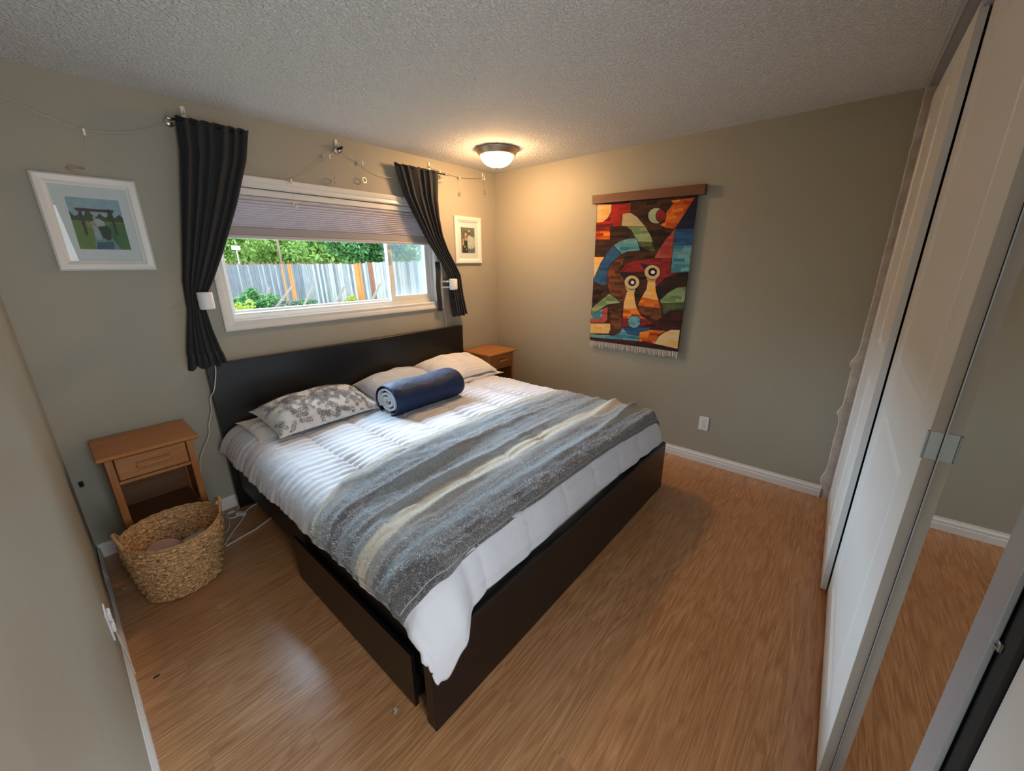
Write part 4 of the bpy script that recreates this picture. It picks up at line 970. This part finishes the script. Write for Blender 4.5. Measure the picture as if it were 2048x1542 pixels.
for i, (c_, poly) in enumerate(TAP[1:]):
    xx = -.0304 - i*.00005; cyy = sum(p[0] for p in poly)/len(poly); czz = sum(p[1] for p in poly)/len(poly)
    if len(poly) > 5 and c_ not in ('maroon',):   # dark woven outline under each shape
        k_ = 1.0; o_ = []
        for p in poly:
            d_ = math.hypot(p[0]-cyy, p[1]-czz); e_ = .0048/max(d_, .01); o_.append((xx+.00002, p[0]+(p[0]-cyy)*e_, p[1]+(p[1]-czz)*e_))
        cb_.add(o_, [tuple(range(len(o_)))[::-1]], ks_.index('black'))
    cb_.add([(xx, p[0], p[1]) for p in poly], [tuple(range(len(poly)))[::-1]], ks_.index(c_))
cb_.build('woven_cloth', [TM[k] for k in ks_], th)
b = MB(); random.seed(5); NF = 78
for i in range(NF):
    t_ = (i+.5)/NF; y = lerp(p3[0], p2[0], t_); z = lerp(p3[1], p2[1], t_); L = random.uniform(.040, .060); sw = random.uniform(-.008, .008)
    b.tube([(-.028, y, z+.002), (-.029, y+sw*.4, z-L*.5), (-.027+random.uniform(-.004, .004), y+sw, z-L)], .0026, 5)
fr_ = b.build('fringe', mat('cream_wool_fringe', (.74, .71, .64), .9), th); fr_['kind'] = 'stuff'

# ================================================================ OUTLETS AND SMALL MARKS
def outlet(label):
    t = thing('wall_outlet', label, 'outlet', (0, -2.214, .334))
    MB().box((-.0005, -2.178, .277), (-.006, -2.250, .391), bev=.002).build('cover_plate', PLASTIC, t)
    for z in (.315, .353):
        s_ = MB().box((-.006, -2.198, z-.016), (-.008, -2.230, z+.016), bev=.0008).build('socket', PLASTIC, t)
        k = MB()
        for dy in (-.007, .007): k.box((-.0078, -2.214+dy-.0011, z-.001), (-.0084, -2.214+dy+.0011, z+.008))
        k.lathe([(.0022, -.0084), (.0022, -.0078)], (0, -2.214, z-.009), 10, axis=0); k.build('slots', BLK, s_)
    for z in (.284, .334, .384): MB().lathe([(.0028, -.0088), (.0028, -.006)], (0, -2.214, z), 12, axis=0).build('screw', CHROME, t)
outlet('white double power outlet low on the wall under the woven tapestry')
t = thing('wall_outlet', 'white outlet seen edge on, low on the left wall above the baseboard', 'outlet', (XL, -1.14, .35))
MB().box((XL+.0005, -1.10, .285), (XL+.006, -1.175, .405), bev=.002).build('cover_plate', PLASTIC, t)
for z, lab in ((.375, 'small white charger in the upper socket of the left wall outlet'), (.325, 'small white charger in the lower socket of the left wall outlet')):
    c_ = thing('wall_charger', lab, 'charger', (XL+.006, -1.14, z), group='chargers in the left wall outlet')
    MB().box((XL+.0062, -1.120, z-.018), (XL+.016, -1.160, z+.018), bev=.004).build('charger_body', PLASTIC, c_)
    MB().tube(smooth_path([(XL+.013, -1.14, z-.017), (XL+.012, -1.15, z-.06), (XL+.018, -1.16, z-.16), (XL+.020, -1.17, z-.22)]), .0017, 6).build('lead', CORD, c_, smooth=True)
t = thing('cable_jack', 'small black cable fitting on the wall left of the near nightstand', 'cable jack', (-3.288, 0, .455))
MB().box((-3.296, -.0005, .44), (-3.278, -.012, .47), bev=.002).build('jack_body', BLK, t)
MB().tube([(-3.287, -.012, .462), (-3.287, -.022, .458)], .004, 10).build('connector', DARKM, t)
tag(MB().lathe([(.012, 0), (.010, .0012), (.003, .0016)], (-3.247, -1.118, .0002), 14, sx=1, sy=.5).build('dark_chip', mat('dark_hole', (.02, .012, .008), .7)), 'small dark chip in the floor next to the left baseboard', 'floor chip')
b = MB(); random.seed(2)
for i in range(9): b.tube([(-2.707+random.uniform(-.01, .01), -1.955+random.uniform(-.01, .01), .002), (-2.707+random.uniform(-.012, .012), -1.955+random.uniform(-.01, .01), .006), (-2.707+random.uniform(-.012, .012), -1.955+random.uniform(-.01, .01), .002)], .0011, 5)
tag(b.build('lint_ball', CORD, smooth=True), 'bit of white lint on the floor beside the footboard corner', 'lint')
b = MB(); random.seed(4)
for i in range(5): b.tube([(-3.262+random.uniform(-.006, .006), -.41+random.uniform(-.008, .008), .002), (-3.262+random.uniform(-.008, .008), -.41+random.uniform(-.008, .008), .004)], .001, 5)
tag(b.build('lint_ball', CORD, smooth=True), 'tiny speck of lint on the floor left of the woven basket', 'lint')

# ================================================================ GARDEN OUTSIDE
GRASS = mat('dry_soil', (.20, .17, .12), .95, bump=(3, .5, .05), var=(2.0, (.10, .13, .05), .9))
b = MB(); b.grid(lambda u, v: (lerp(-14, 34, u), lerp(.5, 60, v), -.02 + (0 if lerp(.5, 60, v) < 21 else (lerp(.5, 60, v)-21)*.12) + .05*nz(u*20, v*20)), 50, 60)
struct('ground', b, GRASS, smooth=True)
FA = Vector((2.24, 18.0, 0)); FB = Vector((6.48, 9.3, 0)); fd = (FB-FA).normalized(); fnm = Vector((fd.y, -fd.x, 0))
if fnm.y > 0: fnm = -fnm
fence = thing('board_fence', 'weathered grey vertical board fence along the back of the garden', 'fence', FA)
def plankmat(name, c1, c2): 
    return wood(name, c1, c2, .85, 2, .5)
PG = [plankmat('weathered_grey_board', (.19, .20, .22), (.38, .40, .43)), plankmat('dark_weathered_board', (.11, .12, .15), (.24, .26, .31)), plankmat('pale_weathered_board', (.30, .31, .31), (.56, .56, .54)), plankmat('new_cedar_board', (.45, .17, .045), (.66, .30, .10)), plankmat('brown_stained_board', (.20, .08, .05), (.34, .15, .10))]
random.seed(21)
Lf = 10.2; s0 = -.4; x = s0
while x < Lf:
    w = random.uniform(.100, .116); zt_ = 1.60 + random.uniform(-.02, .02) + (.05 if x > 7.0 else 0)
    if 3.0 < x < 3.12: k = 3
    elif 3.35 < x < 3.55: k = 3
    elif 6.42 < x < 6.72: k = 3
    elif 7.1 < x < 7.24: k = 4
    elif x < 4.2: k = random.choice((1, 1, 1, 0))
    else: k = random.choice((0, 2, 2, 0, 1))
    p = FA + fd*x; q = FA + fd*(x+w-.010); n = fnm*(.02+random.uniform(0, .012)); lean = fd*(-.06+random.uniform(-.012, .012))
    MB().hexa([p, q, q-n, p-n, p+lean+Vector((0, 0, zt_)), q+lean+Vector((0, 0, zt_)), q-n+lean+Vector((0, 0, zt_)), p-n+lean+Vector((0, 0, zt_))]).build('board', PG[k], fence)
    x += w
for zz in (.4, 1.3): 
    b = MB(); a = FA + fd*s0 ; e = FA + fd*Lf; b.hexa([a-fnm*.04+Vector((0,0,zz)), e-fnm*.04+Vector((0,0,zz)), e-fnm*.08+Vector((0,0,zz)), a-fnm*.08+Vector((0,0,zz)), a-fnm*.04+Vector((0,0,zz+.09)), e-fnm*.04+Vector((0,0,zz+.09)), e-fnm*.08+Vector((0,0,zz+.09)), a-fnm*.08+Vector((0,0,zz+.09))])
    b.build('back_rail', PG[0], fence)
rf = thing('picket_fence', 'red brown picket fence just showing above the grey board fence', 'fence', (4, 21.5, 0))
b = MB(); random.seed(9)
for i in range(46):
    xx = 2.0 + i*.21; b = MB(); b.prism([(xx, -.1), (xx+.12, -.1), (xx+.12, 1.66), (xx+.06, 1.74), (xx, 1.66)], 1, 21.5, 21.53); b.build('picket', PG[4], rf)
MB().box((1.9, 21.53, 1.2), (11.8, 21.57, 1.3)).build('back_rail', PG[4], rf)
# stakes leaning in the flower bed
CAMP = Vector(cam.location)
STK = [((2.35, 14.5, 0), (2.72, 14.5, .74)), ((2.44, 13.5, 0), (3.17, 13.5, .80)), ((3.05, 12.6, 0), (3.56, 12.6, .83)), ((3.62, 11.4, 0), (4.10, 11.3, .80)), ((4.35, 10.3, 0), (4.90, 10.2, .90))]
SL_ = ['thin grey stake leaning in the garden bed, nearest the green bush', 'second leaning stake from the green bush, tilted across the cedar boards', 'third leaning stake from the green bush, before the dark boards', 'fourth leaning stake from the green bush, before the pale boards', 'leaning stake closest to the window mullion']
for (a, e), lb in zip(STK, SL_):
    a = Vector(a); e = Vector(e); d_ = (e-a).normalized(); s_ = Vector((.045, 0, 0)); n_ = Vector((0, .025, 0))
    tag(MB().hexa([a-s_, a+s_, a+s_+n_, a-s_+n_, e-s_, e+s_, e+s_+n_, e-s_+n_]).build('leaning_stake', mat('grey_stake', (.36, .31, .29), .85)), lb, 'stake', 'leaning stakes along the garden bed')
tm = MB(); tm.hexa([(1.0, 12.0, -.02), (2.6, 11.4, -.02), (2.65, 11.6, -.02), (1.05, 12.2, -.02), (1.0, 12.0, .2), (2.6, 11.4, .2), (2.65, 11.6, .2), (1.05, 12.2, .2)])
tag(tm.build('bed_edging', mat('bleached_timber', (.42, .34, .28), .85)), 'pale timber edging of the raised garden bed', 'edging')
# sign on a post above the fence
sg = thing('garden_sign', 'small blank white sign on a post above the fence at the near window edge', 'sign', (3.03, 18.6, 0))
MB().box((3.03, 18.6, 0), (3.07, 18.64, 2.24)).build('post', mat('galvanised_post', (.5, .52, .54), .5), sg)
MB().hexa([(2.86, 18.58, 2.235), (3.20, 18.58, 2.215), (3.20, 18.6, 2.215), (2.86, 18.6, 2.235), (2.86, 18.58, 2.42), (3.20, 18.58, 2.40), (3.20, 18.6, 2.40), (2.86, 18.6, 2.42)]).build('sign_board', PLASTIC, sg)
po = MB(); po.tube([(7.05, 24.5, 0), (6.95, 24.5, 7)], .07, 10); tag(po.build('utility_pole', plankmat('rusty_pole', (.30, .17, .10), (.50, .36, .26)), smooth=True), 'thin rust brown pole rising beyond the fence between the trees', 'pole')

# leafy plants
def leafcloud(mb, c, rx, ry, rz, n, size, seed, lumps=14, mcount=1, shell=.55):
    rnd = random.Random(seed); L = []
    for i in range(lumps):
        d = Vector((rnd.gauss(0, 1), rnd.gauss(0, 1), rnd.gauss(0, 1))).normalized()*rnd.uniform(.3, .8)
        L.append((Vector((c[0]+d.x*rx, c[1]+d.y*ry, c[2]+d.z*rz)), rnd.uniform(.25, .45)))
    for i in range(n):
        lc, lr = rnd.choice(L); d = Vector((rnd.gauss(0, 1), rnd.gauss(0, 1), rnd.gauss(0, 1))).normalized()*rnd.uniform(shell, 1)*lr
        p = lc + Vector((d.x*rx, d.y*ry, d.z*rz)); s_ = size*rnd.uniform(.6, 1.3)
        nn = (d.normalized() + Vector((rnd.uniform(-.7, .7), rnd.uniform(-.7, .7), rnd.uniform(-.3, .9)))).normalized(); a = nn.orthogonal().normalized(); a.rotate(__import__('mathutils').Quaternion(nn, rnd.uniform(0, 6.28))); e = nn.cross(a)
        mb.add([p-a*s_, p-e*s_*.45, p+a*s_, p+e*s_*.45], [(0, 1, 2, 3)], rnd.randrange(mcount))
def leafmat(name, c):
    g = G(name, .55); d = g.n('ShaderNodeBsdfTranslucent'); d.inputs[0].default_value = (c[0]*1.6, c[1]*1.5, c[2], 1)
    g.b.inputs['Base Color'].default_value = (*c, 1); m = g.n('ShaderNodeMixShader'); m.inputs[0].default_value = .3
    g.l(g.b.outputs[0], m.inputs[1]); g.l(d.outputs[0], m.inputs[2]); g.l(m.outputs[0], g.nt.nodes['Material Output'].inputs[0]); return g.m
LM = {'lime': [leafmat('lime_leaf', (.36, .54, .16)), leafmat('mid_leaf', (.22, .38, .10))], 'green': [leafmat('green_leaf', (.085, .25, .07)), leafmat('bright_leaf', (.18, .40, .15)), leafmat('deep_leaf', (.04, .15, .045))],
      'grey': [leafmat('silver_leaf', (.30, .38, .34)), leafmat('grey_leaf', (.22, .29, .26))], 'yellow': [leafmat('yellow_leaf', (.52, .50, .06)), leafmat('yellow_green_leaf', (.30, .42, .07))]}
def plant(name, label, cat, c, r, n, size, seed, kind, trunk=None, group=None, lumps=14):
    t = thing(name, label, cat, (c[0], c[1], 0), group=group)
    b = MB(); leafcloud(b, c, *r, n, size, seed, lumps, len(LM[kind])); b.build('foliage', LM[kind], t)
    b = MB(); h = c[2]
    b.tube([(c[0], c[1], -.1), (c[0]+.05, c[1], h*.5), (c[0], c[1]+.05, h)], [trunk or .03, (trunk or .03)*.7, (trunk or .03)*.4], 8); b.build('stem', mat('bark', (.10, .07, .05), .9), t, smooth=True)
b = MB(); random.seed(31)
for xa, xb in ((-11.0, -.42), (10.3, 16.0)):
    x = xa
    while x < xb:
        p = FA + fd*x; q = FA + fd*(x+.10); n = fnm*(.02+random.uniform(0, .012)); zt_ = Vector((0, 0, 1.6+random.uniform(-.02, .02))); lean = fd*(-.06)
        b.hexa([p, q, q-n, p-n, p+lean+zt_, q+lean+zt_, q-n+lean+zt_, p-n+lean+zt_]); x += .11
o = b.build('far_boards', PG[0], fence); o['kind'] = 'stuff'
plant('garden_bush', 'rounded green bush in the garden bed at the near window edge', 'bush', (1.55, 12.6, .35), (.8, .6, .50), 2600, .06, 1, 'green')
plant('garden_bush', 'small yellow green bush in the corner of the window pane', 'bush', (.35, 10.2, .45), (.42, .4, .40), 900, .045, 2, 'yellow')
plant('garden_bush', 'low silver grey plants at the foot of the dark boards', 'bush', (2.95, 14.2, .12), (1.1, .5, .26), 1800, .045, 3, 'grey')
plant('garden_bush', 'little green plant growing between the stakes at the fence foot', 'bush', (3.6, 13.4, .12), (.5, .3, .25), 700, .045, 4, 'green')
plant('garden_bush', 'small yellow green plant in front of the cedar boards, farther along', 'bush', (4.6, 11.8, .25), (.28, .25, .28), 500, .04, 5, 'yellow')
plant('leafy_tree', 'light lime green tree beyond the fence at the near window edge', 'tree', (4.2, 25.5, 3.0), (3.2, 1.8, 2.6), 9000, .14, 6, 'lime', .15, 'trees beyond the fence', 26)
plant('leafy_tree', 'pale yellow green tree beyond the fence, just left of the rust brown pole', 'tree', (8.2, 28, 3.4), (2.6, 1.8, 2.8), 8000, .15, 7, 'lime', .15, 'trees beyond the fence', 24)
plant('leafy_tree', 'dense dark green tree rising above the middle of the fence', 'tree', (9.6, 19.5, 2.9), (3.3, 1.7, 2.0), 12000, .12, 8, 'green', .15, 'trees beyond the fence', 30)
plant('leafy_tree', 'dark green tree behind the sliding part of the window', 'tree', (14.6, 17.0, 2.9), (3.4, 1.8, 2.4), 11000, .13, 9, 'green', .15, 'trees beyond the fence', 28)
plant('hillside_hedge', 'green shrubs covering the slope far behind the trees', 'hedge', (7, 34, 3.6), (26, 2.5, 3.6), 16000, .34, 10, 'lime', .1, None, 60)
